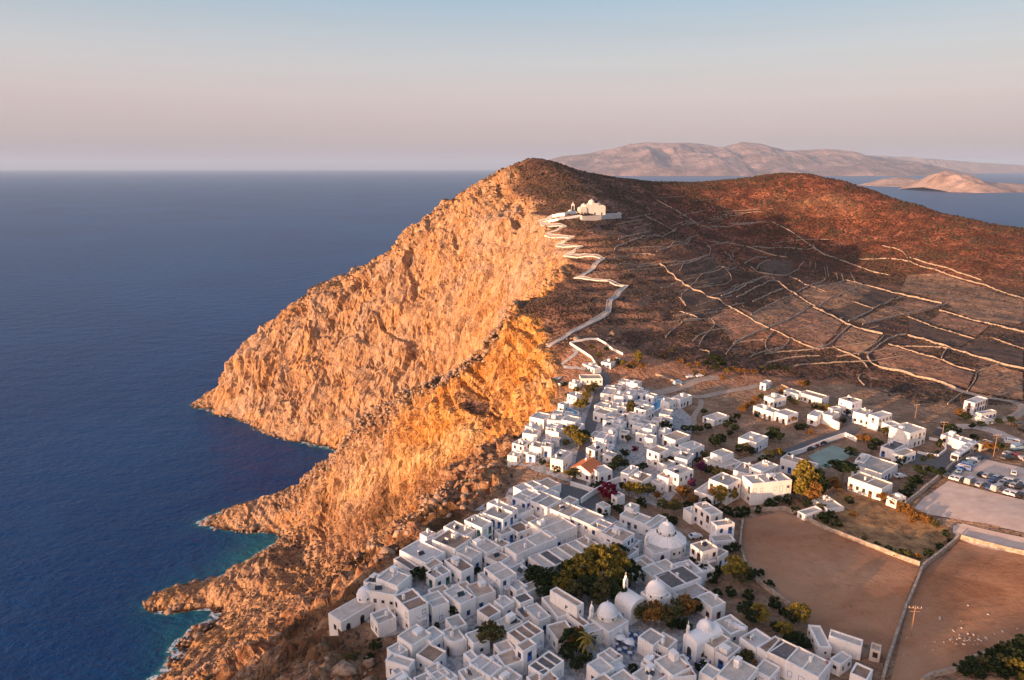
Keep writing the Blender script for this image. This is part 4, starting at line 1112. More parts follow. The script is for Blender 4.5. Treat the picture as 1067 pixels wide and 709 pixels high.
for a, b_, c_, h, r, cc in [((110,162),(180,191),(227,170),6.8,'tan','blue'),((195,252),(270,272),(312,246),6.0,'pale grey','brown'),((310,267),(360,291),(422,260),6.4,'white','grey'),((270,287),(350,311),(392,290),4.8,'tan','brown'),
    ((395,322),(440,346),(492,330),5.0,'pale grey','brown'),((435,357),(570,397),(686,372),7.0,'pale grey','grey'),((370,492),(460,511),(562,476),4.0,'dark','blue'),((440,532),(520,551),(627,531),3.8,'tan','blue')]:
    H_(T15,a,b_,c_,h,r,cc,k15)
H_(T16,(385,107),(450,121),(532,96),6.2,'white','brown',k15)
H_(T16,(470,172),(490,186),(552,161),3.6,'white','blue',k15)
H_(T16,(440,187),(520,226),(547,216),2.2,'white','white',k15)
H_(T16,(255,312),(330,341),(352,320),3.6,'white','brown',k15)
H_(T16,(330,337),(404,368),(436,348),3.6,'white','brown',k15)
H_(T16,(440,362),(490,376),(562,361),3.0,'tan','brown',k15,wall=CREAM)
k16 = K('of houses below the zigzag path', 'white houses at the foot of the zigzag path')
for a, b_, c_, h, r, cc in [((365,352),(410,386),(472,331),3.4,'white','brown'),((540,326),(550,352),(682,350),3.4,'tan','white'),((470,455),(520,475),(560,455),3.4,'white','white'),((590,250),(640,285),(665,270),3.4,'white','brown'),((700,235),(750,250),(790,215),3.4,'pale grey','white'),
    ((480,375),(520,390),(560,372),3.0,'pale grey','white')]:
    H_(T9,a,b_,c_,h,r,cc,k16)

# small low houses filling the gaps of the two quarters
LOWT = [at_z(x, y, 200)[:2] for x, y in [(372,668),(400,612),(440,580),(520,528),(560,515),(650,555),(735,600),(735,640),(760,660),(840,709),(560,740),(410,735),(405,690)]]
UPT = [at_z(x, y, 200)[:2] for x, y in [(545,480),(556,450),(572,432),(600,426),(625,410),(650,402),(690,425),(705,470),(690,500),(650,480),(620,500),(575,490)]]
NOGO = [(610,605,42),(655,664,30),(722,688,24),(693,570,26),(636,640,18),(678,620,26),(700,648,30),(735,660,14),(600,690,24),(511,670,12),(394,668,22),(380,690,30),(725,562,22),(620,516,26),(438,604,10),(370,640,22),(597,465,12),(604,427,12),(686,424,10)]
RDL = [(601,512),(606,490),(611,462),(614,445),(621,425),(626,405)]
rg_ = random.Random(21); kk = {0: K('among low houses of the lower quarter', 'small low houses in the gaps of the lower quarter'), 1: K('among low houses of the upper quarter', 'small low houses in the gaps of the upper quarter')}
def infill(P, which, tries, most):
    done = 0; xs = [p[0] for p in P]; ys = [p[1] for p in P]
    for _ in range(tries):
        if done >= most: break
        x, y = rg_.uniform(min(xs), max(xs)), rg_.uniform(min(ys), max(ys))
        if not in_poly(np.array([x]), np.array([y]), P)[0]: continue
        w, d = rg_.uniform(3.6, 5.6), rg_.uniform(3.0, 4.6); h = rg_.choice([2.9, 3.2, 3.5, 4.1])
        q = proj((x, y, hgt(x, y)+2))
        if any(math.hypot(q[0]-a, q[1]-b_) < r for a, b_, r in NOGO): continue
        if any(math.hypot(q[0]-a, q[1]-b_) < 9 for a, b_ in densify(RDL, 5)): continue
        near = min(ALLH, key=lambda t: math.hypot(t[0]-x, t[1]-y))
        if any(math.hypot(t[0]-x, t[1]-y) < t[2]*.72 + max(w, d)*.42 for t in ALLH): continue
        root = empty('white_house', (x, y, hgt(x, y)), near[3] + rg_.choice([0, PI/2])*0, 'house')
        col = rg_.choice(['blue','brown','blue','white']); roof = rg_.choice(['pale grey','tan','grey','white'])
        body_me(w, d, h).build('wall', WHITE, root); MB().box(-w/2+.32, w/2-.32, -d/2+.32, d/2-.32, h-.37, h-.35).build('roof', ROOFS[roof], root)
        dress(root, w, d, h, col, rg_, ('r','l'), floors=1); ALLH.append((x, y, max(w, d)/2, near[3])); done += 1
        clus(kk[which], root, 0, f"low white house, {roof} roof")
infill(LOWT, 0, 6000, 38); infill(UPT, 1, 6000, 38)
# ------------------------------------------------------------------ the gabled house with the orange tiled roof
TILE = simple('orange_tiles', (.55,.13,.04), (.68,.22,.07), 2.0, .8, .5)
def gabled(c, A, B, C, h, cat, label, roofm, rise=1.8, ov=.35):
    A, B, C = px(c, [A, B, C]); x, y, zg, th, w, d = footprint(A, B, C, h)
    root = empty('tiled_house', (x, y, zg), th, cat, label)
    b_ = MB(); x0,x1,y0,y1 = -w/2,w/2,-d/2,d/2
    vs = [(x0,y0,-3),(x1,y0,-3),(x1,y1,-3),(x0,y1,-3),(x0,y0,h),(x1,y0,h),(x1,y1,h),(x0,y1,h),(x0,0,h+rise),(x1,0,h+rise)]
    b_.add(vs, [(0,1,5,4),(2,3,7,6),(1,2,6,9,5),(3,0,4,8,7)]).build('wall', WHITE, root)
    r_ = MB(); o = ov; dz = rise*o/(d/2)
    for s in (-1, 1):
        q = [(x0-o,s*(d/2+o),h-dz+.03),(x1+o,s*(d/2+o),h-dz+.03),(x1+o,0,h+rise+.03),(x0-o,0,h+rise+.03)]
        q2 = [(a,b2,z+.16) for a,b2,z in q]
        r_.add(q+q2, [(0,1,2,3),(7,6,5,4),(0,4,5,1),(1,5,6,2),(3,7,4,0)] if s < 0 else [(3,2,1,0),(4,5,6,7),(1,5,4,0),(2,6,5,1),(0,4,7,3)])
    r_.build('roof', roofm, root)
    link('chimney', CHIM, root, (w*.25, d*.2, h+rise*.4))
    dress(root, w, d, h+.4, 'brown', RH, floors=1)
    return root
gabled(T10,(505,432),(612,470),(672,418),3.8,'house','white house with a bright orange tiled gable roof beside the dark square',TILE)

# ------------------------------------------------------------------ churches
CROSS = MB().box(-.05,.05,-.05,.05,0,1.0).box(-.3,.3,-.045,.045,.55,.65).mesh('cross', SHADE['white'])
def dome_profile(r, n_=8): return [(r*math.cos(PI/2*i/n_), r*math.sin(PI/2*i/n_)) for i in range(n_+1)]
def add_dome(root, x, y, z, r, drum=.9, lobes=0, mat=WHITE):
    d_ = MB().lathe([(r*1.04,-.6),(r*1.04,drum),(r*1.10,drum),(r*1.10,drum+.14),(r,drum+.14)], 20, (x,y,z)).build('drum', mat, root)
    dm = MB().lathe([(a, b_+drum+.14) for a, b_ in dome_profile(r)], 20, (x,y,z), lobes=lobes, amp=.05 if lobes else 0).build('dome', mat, root, True)
    link('cross', CROSS, dm, (x, y, z+drum+.1+r))
    for k in range(6):
        a = k*PI/3+.3; link('window', opening('slot','white'), root, (x+r*1.05*math.cos(a), y+r*1.05*math.sin(a), z+drum*.2), a+PI/2)
def belfry(root, x, y, z, h=2.6, w=1.3, rz=0, arches=1):
    b_ = MB(); t = .55
    n_ = arches; W = w*n_
    for k in range(n_+1): b_.box(-W/2+k*(W-.28)/n_, -W/2+k*(W-.28)/n_+.28, -t/2, t/2, -1.5, h*.62)
    b_.box(-W/2, W/2, -t/2, t/2, -1.5, .35)
    prof = [(-W/2, h*.62), (-W/2, h*.75), (-W*.18, h*.85), (0, h), (W*.18, h*.85), (W/2, h*.75), (W/2, h*.62)]
    vs = [(a, -t/2, b2) for a, b2 in prof] + [(a, t/2, b2) for a, b2 in prof]; k = len(prof)
    b_.add(vs, [tuple(range(k-1,-1,-1)), tuple(range(k, 2*k))] + [(i, (i+1) % k, k+(i+1) % k, k+i) for i in range(k)])
    o = b_.build('belfry', WHITE, root); o.location = (x, y, z); o.rotation_euler.z = rz
    bell = MB().lathe([(0,.42),(.12,.40),(.16,.15),(.24,0)], 8, (0,0,h*.62-.55)).build('bell', METAL, o)
    link('cross', CROSS, o, (0,0,h-.05))
def barrel(root, w, d, h, along='x', name='vault', mat=None):
    n_ = 8; b_ = MB(); L, S = (w, d) if along == 'x' else (d, w)
    pr = [(-S/2*math.cos(PI*i/n_), S*.30*math.sin(PI*i/n_)) for i in range(n_+1)]
    vs = []
    for e in (-L/2, L/2):
        for a, z in pr: vs.append((e, a, h+z) if along == 'x' else (a, e, h+z))
    k = n_+1
    fs = [(i, i+1, k+i+1, k+i) for i in range(n_)] + [tuple(range(k-1,-1,-1)), tuple(range(k, 2*k))]
    return b_.add(vs, fs).build(name, mat or WHITE, root)
def church(c, A, B, C, h, label, dome=None, bel=None, vault=None, apse=None, cat='church', col='brown', extra=None, flat='pale grey'):
    A, B, C = px(c, [A, B, C]); x, y, zg, th, w, d = footprint(A, B, C, h)
    root = empty('church', (x, y, zg), th, cat, label)
    MB().box(-w/2,w/2,-d/2,d/2,-3,h).build('wall', WHITE, root)
    if vault: barrel(root, w-.02, d-.02, h-.01, vault)
    else: MB().box(-w/2+.3,w/2-.3,-d/2+.3,d/2-.3,h+.003,h+.05).build('roof', ROOFS[flat], root)
    if dome:
        for q in dome: add_dome(root, q[0]*w, q[1]*d, h + (q[3] if len(q) > 3 else 0), q[2])
    if bel: belfry(root, bel[0]*w, bel[1]*d, h+(bel[4] if len(bel) > 4 else .2), bel[2], rz=bel[3])
    if apse:
        ax, ay, r = apse; MB().lathe([(r,-3),(r,h*.7)]+[(a, b_*.8+h*.7) for a, b_ in dome_profile(r)], 16, (ax*w, ay*d, 0)).build('apse', WHITE, root, True)
    dress(root, w, d, h, col, RH, ('r','l'), .6, floors=1, arches=True)
    if extra: extra(root, w, d, h)
    return root
def butt(root, w, d, h):
    for k in (-.3, .1, .4):
        b_ = MB(); b_.add([(-.35,0,-2),(.35,0,-2),(.35,0,h*.8),(-.35,0,h*.8),(-.35,-1.5,-2),(.35,-1.5,-2)], [(0,3,2,1),(4,5,2,3),(0,1,5,4),(0,4,3),(1,2,5)])
        o = b_.build('buttress', WHITE, root); o.location = (k*w, -d/2, 0)
def terrace_wall(root, w, d, h):
    MB().box(-w/2+.6, w/2, -d/2-2.4, -d/2-.01, -3, .25).build('terrace', WHITE, root)
church(T1,(60,308),(150,350),(396,222),4.2,'domed white chapel with long vaulted nave at the very edge of the cliff',dome=[(.26,.10,1.9,.5)],extra=terrace_wall)
church(T5,(165,285),(290,385),(405,310),4.0,'white church with tan dome and buttresses beside the cafe tables',dome=[(.08,.12,2.35,.2)],bel=(-.42,.40,3.4,.3),apse=(.5,.05,1.6),extra=butt)
church(T5,(500,122),(600,182),(716,148),5.6,'tall white church with large pale dome behind the orange trees',dome=[(0,0,2.5)],apse=(.5,0,1.8),extra=butt)
church(T5,(345,165),(440,235),(530,175),4.4,'barrel-vaulted white chapel under a pointed belfry, joined to tall domed church',vault='y',bel=(.1,.45,4.6,0,1.0))
church(T7,(100,405),(172,478),(320,390),4.6,'small white church with pinkish dome and belfry by lower right plaza',dome=[(.15,.15,1.9)],bel=(-.42,.35,2.8,.5),vault='x')
# the big round church
def round_church():
    x, y, z = hit(694, 574); root = empty('church', (x, y+1.0, z), R(20), 'church', 'largest white church, round ribbed roof spreading under a broad dome')
    r = 5.7
    MB().lathe([(r,-3),(r,3.4),(r*1.02,3.4),(r*1.02,3.6),(2.9,5.6)], 24, lobes=12, amp=.05).build('wall', WHITE, root)
    add_dome(root, 0, 0, 5.5, 2.35, .8)
    for k in range(12):
        a = k*PI/6; MB().tube((r*math.cos(a), r*math.sin(a), 3.65), (2.8*math.cos(a), 2.8*math.sin(a), 5.7), .18).build('roof_rib', WHITE, root)
    nv = MB().box(-8.2,-2.5,-6.5,-1.2,-3,3.6).build('side_chapel', WHITE, root); MB().box(-7.9,-2.8,-6.2,-1.5,3.603,3.66).build('roof', ROOFS['pale grey'], root)
    belfry(root, -7.6, -1.6, 3.6, 3.6, 1.4, .4)
    for k in range(8):
        a = -PI*.75+k*.32; link('window', opening('slot','brown'), root, (r*1.03*math.cos(a), r*1.03*math.sin(a), 1.5), a+PI/2)
    link('door', opening('arch','brown'), root, (-5.2,-6.52,.1), 0)
round_church()
# church on the hill with its walled court
LIME = wash('limewash', (.66,.62,.57), (.58,.54,.49), (.8,.76,.70))
def hill_church():
    h = 0
    fx, fy, fz = hit(HC[0]+300/HC[2], HC[1]+232/HC[2]); gx_, gy_, gz_ = hit(HC[0]+500/HC[2], HC[1]+232/HC[2])
    s = abs(at_y(HC[0]+500/HC[2], 200, fy)[0]-at_y(HC[0]+300/HC[2], 200, fy)[0])   # width of the group in metres
    th = R(12)
    HS = 1.0
    root = empty('church', (fx+s*.5, fy+8, fz+1.0), th, 'church', 'white hilltop church with three vaults and belfry above the zigzag path')
    u = s/200.0     # metres per traced unit
    # three vaulted naves in a row, the middle one taller, and the sunlit front with its gable
    for i, (x0, x1, hh) in enumerate([(-62,-12,88),(-18,44,98),(38,96,80)]):
        W = (x1-x0)*u; xc = (x0+x1)/2*u
        b_ = MB().box(-W/2, W/2, -8, 7, -4, hh*.72*u); o = b_.build('nave', LIME, root); o.location = (xc, .013*i, 0)
        v = barrel(root, W, 15, hh*.72*u-.02, 'y', mat=LIME); v.location = (xc, -.5+.013*i, 0)
        link('door', opening('arch','brown'), root, (xc, -8.03, 0), 0)
    fr = MB().box(-3.2,3.2,-5,5,-4,6.0); o = fr.build('porch', LIME, root); o.location = (-78*u, -4, 0)
    gb = barrel(root, 6.4, 10, 5.98, 'y', 'porch_vault', LIME); gb.location = (-78*u, -4, 0)
    for k in (-1.5, 1.5): link('door', opening('arch','brown'), root, (-78*u+k, -9.03, .4), 0)
    add_dome(root, 1, 1, 98*.72*u+1.0, 3.2, 1.2, 0, LIME); add_dome(root, -60*u, -2, 8.0, 2.2, .8, 0, LIME); add_dome(root, 62*u, 0, 8.6, 2.2, .6, 0, LIME)
    belfry(root, -142*u, -1, 3.0, 9.5, 3.0)
    MB().box(-160*u,-112*u,-4,3,-4,3.2).build('annex', LIME, root)
    MB().lathe([(2.4,-4),(2.4,3.0)]+[(a,b_+3) for a, b_ in dome_profile(2.4)], 14, (-165*u,-2,0)).build('apse', LIME, root, True)
    pts = [hit(*p)[:2] for p in px(HC, [(272,222),(330,284),(470,278),(618,268)])]
    zt = hit(HC[0]+330/HC[2], HC[1]+284/HC[2])[2] + 4.2
    b_ = MB()
    P = densify(pts + [(pts[-1][0]-1, pts[-1][1]+16)], 4); Lp, Rp = offs(P, .35)
    vs = []
    for a, c_ in zip(Lp, Rp): vs += [(a[0],a[1],hgt(*a)-3),(c_[0],c_[1],hgt(*c_)-3),(c_[0],c_[1],zt),(a[0],a[1],zt)]
    fs = [(4*i+e, 4*i+(e+1)%4, 4*i+4+(e+1)%4, 4*i+4+e) for i in range(len(P)-1) for e in range(4)] + [(3,2,1,0),(len(vs)-4,len(vs)-3,len(vs)-2,len(vs)-1)]
    o = b_.add(vs, fs).build('terrace_wall', LIME); tag(o, 'wall', 'high white retaining wall in front of the hilltop church')
    c0 = [(p[0], p[1]) for p in pts] + [(pts[-1][0]-1, pts[-1][1]+16), (pts[0][0]+3, pts[0][1]+14)]
    me = MB().add([(a, b2, zt-.9) for a, b2 in c0], [tuple(range(len(c0)))]).build('court_paving', PAVING); me['kind'] = 'structure'
    root.location.z = zt - .9
hill_church()
w_ = wall_w('garden_wall', [hit(*p)[:2] for p in px(HC, [(62,292),(110,262),(200,250),(285,235)])], 3.0, .4, WHITE); tag(w_, 'wall', 'white wall with dark openings left of the hilltop church')
w_ = wall_w('garden_wall', [hit(*p)[:2] for p in px(HC, [(80,298),(150,285),(240,270),(330,262)])], 2.2, .4, WHITE); tag(w_, 'wall', 'low white wall beside the path, just below the hilltop church')

# zigzag path with whitewashed parapets
ZIG = px(HC, [(200,262),(120,285),(70,280),(20,292),(60,318),(205,330),(140,360),(62,392),(110,402),(262,410),(200,440),(145,466),(200,476),(325,480),(270,515),(205,542),(300,550),(430,545),(485,568),(400,650),(330,700)])
ZIG += [(600,290)] + px((520,160,2.954), [(250,388),(392,410),(340,455),(335,490),(225,550),(190,575),(150,600)])[1:]
zp = [hit(*p)[:2] for p in ZIG]
strip_w('path', zp, 3.0, simple('path_flags', (.30,.27,.24), (.42,.38,.34), 1.0), .6, lift=1)
Lz, Rz_ = offs(densify(zp, 6), 1.6)
o = wall_w('parapet', Lz, .8, .3, LIME); tag(o, 'wall', 'white zigzag parapet on the uphill edge of the church path')
o = wall_w('parapet', Rz_, .9, .3, LIME); tag(o, 'wall', 'white zigzag parapet on the downhill edge of the church path')

# terraced plots between the walls
def plot(name, a, b2, c3):
    m, n, l, b = nt(name); P = n_obj(n)
    c = rampn(n, l, noise(n, l, .10, 7, .7, P, .5), [(.35, a), (.5, b2), (.65, c3)])
    v = n.new("ShaderNodeTexVoronoi"); v.inputs['Scale'].default_value = .5; l.new(P, v.inputs['Vector'])
    bu = mathn(n, l, 'MULTIPLY', rampn(n, l, v.outputs['Distance'], [(.36, (1,1,1)), (.52, (0,0,0))]), rampn(n, l, noise(n, l, .07, 5, .7, P), [(.38, (0,0,0)), (.54, (1,1,1))]))
    l.new(mixc(n, l, bu, c, (.05,.032,.022)), b.inputs['Base Color']); b.inputs['Roughness'].default_value = 1; bumpn(n, l, b, noise(n, l, .6, 5, .7, P), 1, .8); return m
PT = {'tan': plot('plot_tan', (.19,.095,.052), (.32,.17,.09), (.46,.27,.155)), 'rust': plot('plot_rust', (.18,.085,.05), (.32,.155,.085), (.44,.24,.14)), 'dark': plot('plot_dark', (.06,.036,.026), (.095,.054,.037), (.15,.088,.058))}
for k_, c, L in [('tan',W4,[(165,25),(300,60),(240,110),(160,150),(80,165),(10,130),(60,70)]),('tan',W4,[(470,112),(560,122),(640,148),(520,185),(400,200),(260,232),(200,222),(300,180)]),('tan',W4,[(790,105),(930,95),(1067,110),(1067,225),(1000,245),(900,228),(760,195),(670,160)]),
    ('dark',W4,[(200,112),(300,62),(430,88),(370,130),(310,160),(250,190),(170,215),(90,170)]),('dark',W4,[(480,205),(560,238),(680,278),(810,312),(740,350),(660,330),(560,302),(490,285)]),('rust',W4,[(300,385),(370,345),(480,372),(640,418),(720,458),(815,485),(780,560),(720,545),(640,518),(520,490),(340,445)]),
    ('rust',W4,[(0,165),(70,190),(145,232),(100,300),(40,345),(0,350)]),('tan',W4,[(195,250),(240,268),(345,292),(300,345),(225,385),(110,345),(130,300)]),('rust',W4,[(650,175),(760,212),(890,245),(820,300),(700,262),(580,225)]),('dark',W4,[(730,365),(820,325),(900,320),(1060,370),(1060,450),(930,422),(800,382)]),
    ('tan',W4,[(930,445),(1060,480),(1060,620),(900,590),(790,575),(835,510),(835,480)]),('rust',W2,[(570,160),(610,172),(700,222),(770,255),(700,280),(600,330),(520,240),(450,215)]),('tan',W2,[(620,150),(700,180),(800,125),(900,90),(985,135),(900,205),(780,248),(700,208)]),('rust',W2,[(900,210),(990,145),(1067,190),(1067,340),(1030,355),(950,325),(880,290),(800,255)]),
    ('dark',W2,[(420,200),(330,100),(382,62),(470,100),(560,140),(540,160)]),('dark',W1,[(250,480),(300,475),(480,440),(540,480),(500,495),(440,525),(380,572),(310,520)]),('dark',W1,[(440,575),(500,570),(585,550),(580,520),(550,482),(500,500),(450,525),(400,570)]),
    ('dark',W1,[(730,470),(800,440),(900,450),(900,500),(850,522),(740,500)]),('tan',W1,[(930,610),(1000,580),(1067,560),(1067,690),(1010,670)]),('tan',W3,[(480,520),(640,510),(740,545),(900,600),(1067,655),(1067,679),(700,679),(600,640),(440,600)]),('tan',W3,[(0,600),(100,560),(200,550),(300,590),(200,640),(100,679),(0,679)])]:
    drape('terrace_field', px(c, L), PT[k_], .45, step=2.2)

# ------------------------------------------------------------------ dry stone walls on the hillsides and round the fields
WL = {('of stone walls right of hilltop church', 'dry stone walls right of the hilltop church'): [(W1, L) for L in [
 [(0,390),(60,360),(150,330),(300,300),(310,285)], [(0,475),(100,465),(210,455)], [(150,215),(240,260),(310,300)], [(215,140),(300,185),(400,245),(430,275),(560,265),(740,250)],
 [(230,460),(300,520),(380,580),(470,630),(560,668),(620,700),(700,750),(780,790)], [(384,578),(440,520),(500,490),(550,475),(590,520),(590,555),(500,575),(430,585)], [(376,584),(330,625),(360,672)],
 [(215,400),(300,370),(370,360),(385,335)], [(290,470),(400,460),(480,430),(490,380),(470,370)], [(480,350),(560,355),(680,375),(800,420),(870,430)], [(560,400),(600,450),(620,470)], [(700,375),(850,378),(1000,385)],
 [(800,250),(880,290),(940,330),(1010,380),(1067,420)], [(660,462),(700,435),(770,430)], [(720,490),(740,460),(790,445)], [(540,625),(640,590),(750,530),(780,525)], [(620,632),(720,580),(800,545)], [(700,655),(800,610),(850,590)],
 [(800,530),(900,606),(1000,670),(1067,710)], [(912,608),(1000,570),(1067,540)], [(690,480),(740,510),(850,528),(920,500),(960,450)], [(20,340),(100,320),(180,300)], [(0,430),(120,410),(205,420)], [(330,500),(360,450),(420,440)]]],
 ('of stone walls just above town', 'dry stone walls above the town'): [(W2, L) for L in [
 [(790,260),(880,300),(950,335),(1040,365)], [(320,95),(362,142)], [(450,190),(540,165),(600,158)], [(340,225),(430,212),(610,168)], [(490,210),(515,240),(450,300),(430,335)], [(600,335),(700,285),(770,258),(900,210),(990,140)],
 [(690,190),(800,130),(900,90)], [(800,274),(760,330),(770,365),(810,380),(880,330),(884,304)], [(330,170),(380,185),(425,205)], [(260,300),(300,260),(340,230)], [(210,490),(300,520),(345,545)], [(430,365),(480,370),(480,395)], [(845,540),(880,560),(960,590)]]],
 ('of stone walls on right hillside', 'dry stone walls on the right hillside'): [(W4, L) for L in [
 [(-120,-8),(-20,40),(60,70)], [(170,12),(300,45),(460,90),(550,105),(650,130)], [(0,150),(70,180),(150,225),(240,260),(352,284)], [(358,290),(340,320),(230,390)],
 [(470,285),(430,290),(360,320),(300,375),(270,390),(290,430),(340,455),(400,465),(520,500),(640,525),(720,560)], [(470,195),(560,230),(680,270),(820,310)], [(480,292),(560,310),(680,350),(800,390),(930,430),(1067,460)],
 [(380,335),(480,365),(560,390),(640,410),(720,450),(820,470)], [(680,358),(660,380),(650,408)], [(940,436),(880,460),(824,475),(825,510),(780,575)], [(100,350),(200,390),(250,420),(275,455)], [(240,490),(225,510),(260,545)],
 [(188,242),(130,290),(110,320),(60,350),(0,360)], [(640,165),(760,200),(900,235),(1067,275)], [(910,305),(1000,340),(1067,360)], [(180,220),(260,185),(380,120),(456,94)], [(250,235),(400,200),(560,165),(700,120),(790,100)],
 [(30,150),(60,120),(150,80),(250,40)], [(0,65),(100,30),(165,12)], [(200,120),(250,140),(305,155)], [(680,640),(740,590),(760,582)]]],
 ('of stone walls highest up right hill', 'dry stone walls high on the right hill'): [(W3, L) for L in [
 [(0,370),(70,420),(130,440),(200,465),(300,505),(390,520)], [(230,440),(380,435),(470,445),(540,475),(640,500),(720,530),(830,560),(920,590),(1067,640)], [(350,370),(430,385),(465,410),(478,436)], [(490,430),(600,465),(720,500),(850,545)]]]}
for key, Ls in WL.items():
    for i, (c, L) in enumerate(Ls):
        P = [hit(*p)[:2] for p in px(c, L)]
        big_ = math.hypot(P[0][0]-P[-1][0], P[0][1]-P[-1][1]) > 70
        o = wall_w('stone_wall', smooth_line(P, 1), 1.0 if big_ else .8, .6 if big_ else .45, STONE_P if big_ else STONE, .32)
        tag(o, 'wall', ''); clus(key, o, min(p[0] for p in px(c, L)), ('long pale' if big_ else 'short') + ' dry stone wall')
# thin walls that follow the contours of the slope
cr_g = random.Random(17); HS_ = H.copy()
gys, gxs = np.gradient(HS_, GY, GX)
def grad(x, y):
    i = int(np.clip(np.searchsorted(GX, x), 0, len(GX)-1)); j = int(np.clip(np.searchsorted(GY, y), 0, len(GY)-1)); return gxs[j, i], gys[j, i]
for zone, n_, key in [([(650,200),(700,200),(770,240),(760,320),(700,330),(650,300),(640,240)], 34, ('of thin contour walls below hilltop', 'thin contour walls below the hilltop')), ([(700,200),(860,270),(900,300),(860,300),(760,235)], 14, ('of thin contour walls in valley', 'thin contour walls in the valley')), ([(680,330),(860,330),(880,390),(720,370)], 14, ('of thin contour walls above trees', 'thin contour walls above the town trees'))]:
    k_ = 0
    while k_ < n_:
        qx = cr_g.uniform(min(p[0] for p in zone), max(p[0] for p in zone)); qy = cr_g.uniform(min(p[1] for p in zone), max(p[1] for p in zone))
        if not in_poly(np.array([qx]), np.array([qy]), zone)[0]: continue
        x, y, _z = hit(qx, qy); P = [(x, y)]; d0 = None; w_ = cr_g.uniform(-.12, .12)
        for _ in range(int(cr_g.uniform(10, 30))):
            a, b2 = grad(x, y); L_ = math.hypot(a, b2) or 1; dx, dy = -b2/L_, a/L_
            if dx < 0: dx, dy = -dx, -dy
            if d0: dx, dy = .75*d0[0]+.25*dx, .75*d0[1]+.25*dy+.04*w_; q = math.hypot(dx, dy); dx /= q; dy /= q
            d0 = (dx, dy); x += dx*3.2; y += dy*3.2; P.append((x, y))
        o = wall_w('stone_wall', smooth_line(P, 1), .75, .42, STONE_P if cr_g.random() < .2 else STONE, .25); tag(o, 'wall', ''); clus(key, o, proj((P[0][0], P[0][1], hgt(*P[0])))[0], 'thin dry stone wall'); k_ += 1
for nm, c, L, h, t, m_, lab in [
 ('stone_wall', C5, [(70,27),(130,12),(250,5),(300,25),(380,68),(470,103),(570,142),(712,196)], 1.4, .6, STONE_P, 'stone wall along the upper edge of the left brown field'),
 ('stone_wall', C5, [(846,100),(830,118),(775,163),(722,203),(700,260),(664,345),(635,430),(605,520),(585,590)], 1.5, .8, STONE_P, 'long stone wall dividing the two brown fields'),
 ('stone_wall', C5, [(852,103),(960,132),(1067,158),(1160,180)], 1.4, .7, STONE_P, 'stone wall along the top edge of the right brown field'),
 ('stone_wall', C5, [(110,45),(100,130),(118,188),(160,250),(272,338)], 1.2, .8, STONE_P, 'low curved stone wall on the left side of the left brown field'),
 ('stone_wall', C5, [(720,590),(760,570),(830,555),(880,520),(1000,478)], 1.1, .9, STONE, 'rough stone wall at the bottom of the right brown field'),
 ('stone_wall', C6, [(345,575),(400,530),(460,480),(520,430),(545,405),(640,345)], 1.6, .9, STONE_P, 'straight stone wall between the dark hedge and the gravel car park'),
 ('garden_wall', T4, [(552,160),(600,125),(650,92),(740,40),(870,-5)], 2.0, .7, WHITE, 'long white wall running right from the dark square past the crimson bush'),
 ('garden_wall', T4, [(480,42),(560,65),(640,92)], 1.8, .5, WHITE, 'short white wall closing the far side of the dark square'),
 ('garden_wall', T9, [(475,122),(540,165),(620,218),(662,280)], 1.4, .35, WHITE, 'tall white wall on the near side of the walled school yard'),
 ('garden_wall', T9, [(480,118),(560,100),(660,92),(760,160),(832,195)], 1.2, .35, WHITE, 'white wall on the far side of the walled school yard'),
 ('garden_wall', C4, [(478,445),(560,418),(640,385),(740,350),(790,372)], 2.0, .5, WHITE, 'white wall between the straight road and the green sports court'),
 ('garden_wall', T13, [(660,375),(720,380),(800,410),(862,440)], 3.4, .8, WHITE, 'tall white retaining wall sloping down to the straight road'),
 ('garden_wall', C6, [(400,345),(430,352),(490,360),(522,335),(520,312),(480,290),(450,285)], 1.1, .6, WHITE, 'curved white wall round the garden at the bus turn'),
 ('garden_wall', T12, [(0,470),(60,440),(180,385)], 1.5, .5, WHITE, 'white garden wall behind the golden bushes left of the hotel'),
 ('garden_wall', T1, [(0,530),(60,480),(150,430)], .9, .6, STONE, 'low stone wall running left from the cliff chapel')]:
    o = wall_w(nm, [hit(*p)[:2] for p in px(c, L)], h, t, m_, .12 if m_ is not WHITE else 0); tag(o, 'wall', lab)
# terraces stones on white tanks by the bottom right row
for k, (a, b_) in enumerate([(382,305),(420,325),(445,338),(478,352)]):
    p = at_z(*px(T7, [(a, b_)])[0], 203.6); o = MB().box(-.7,.7,-.45,.45,0,.75).box(-.2,.2,-.2,.2,.75,.85).build('water_tank', WHITE); o.location = (p[0], p[1], hgt(p[0], p[1])+3.3-.24)
    tag(o, 'tank', ''); clus(('on flat terrace near bottom right', 'white tanks on the terrace'), o, 0, 'white water tank')

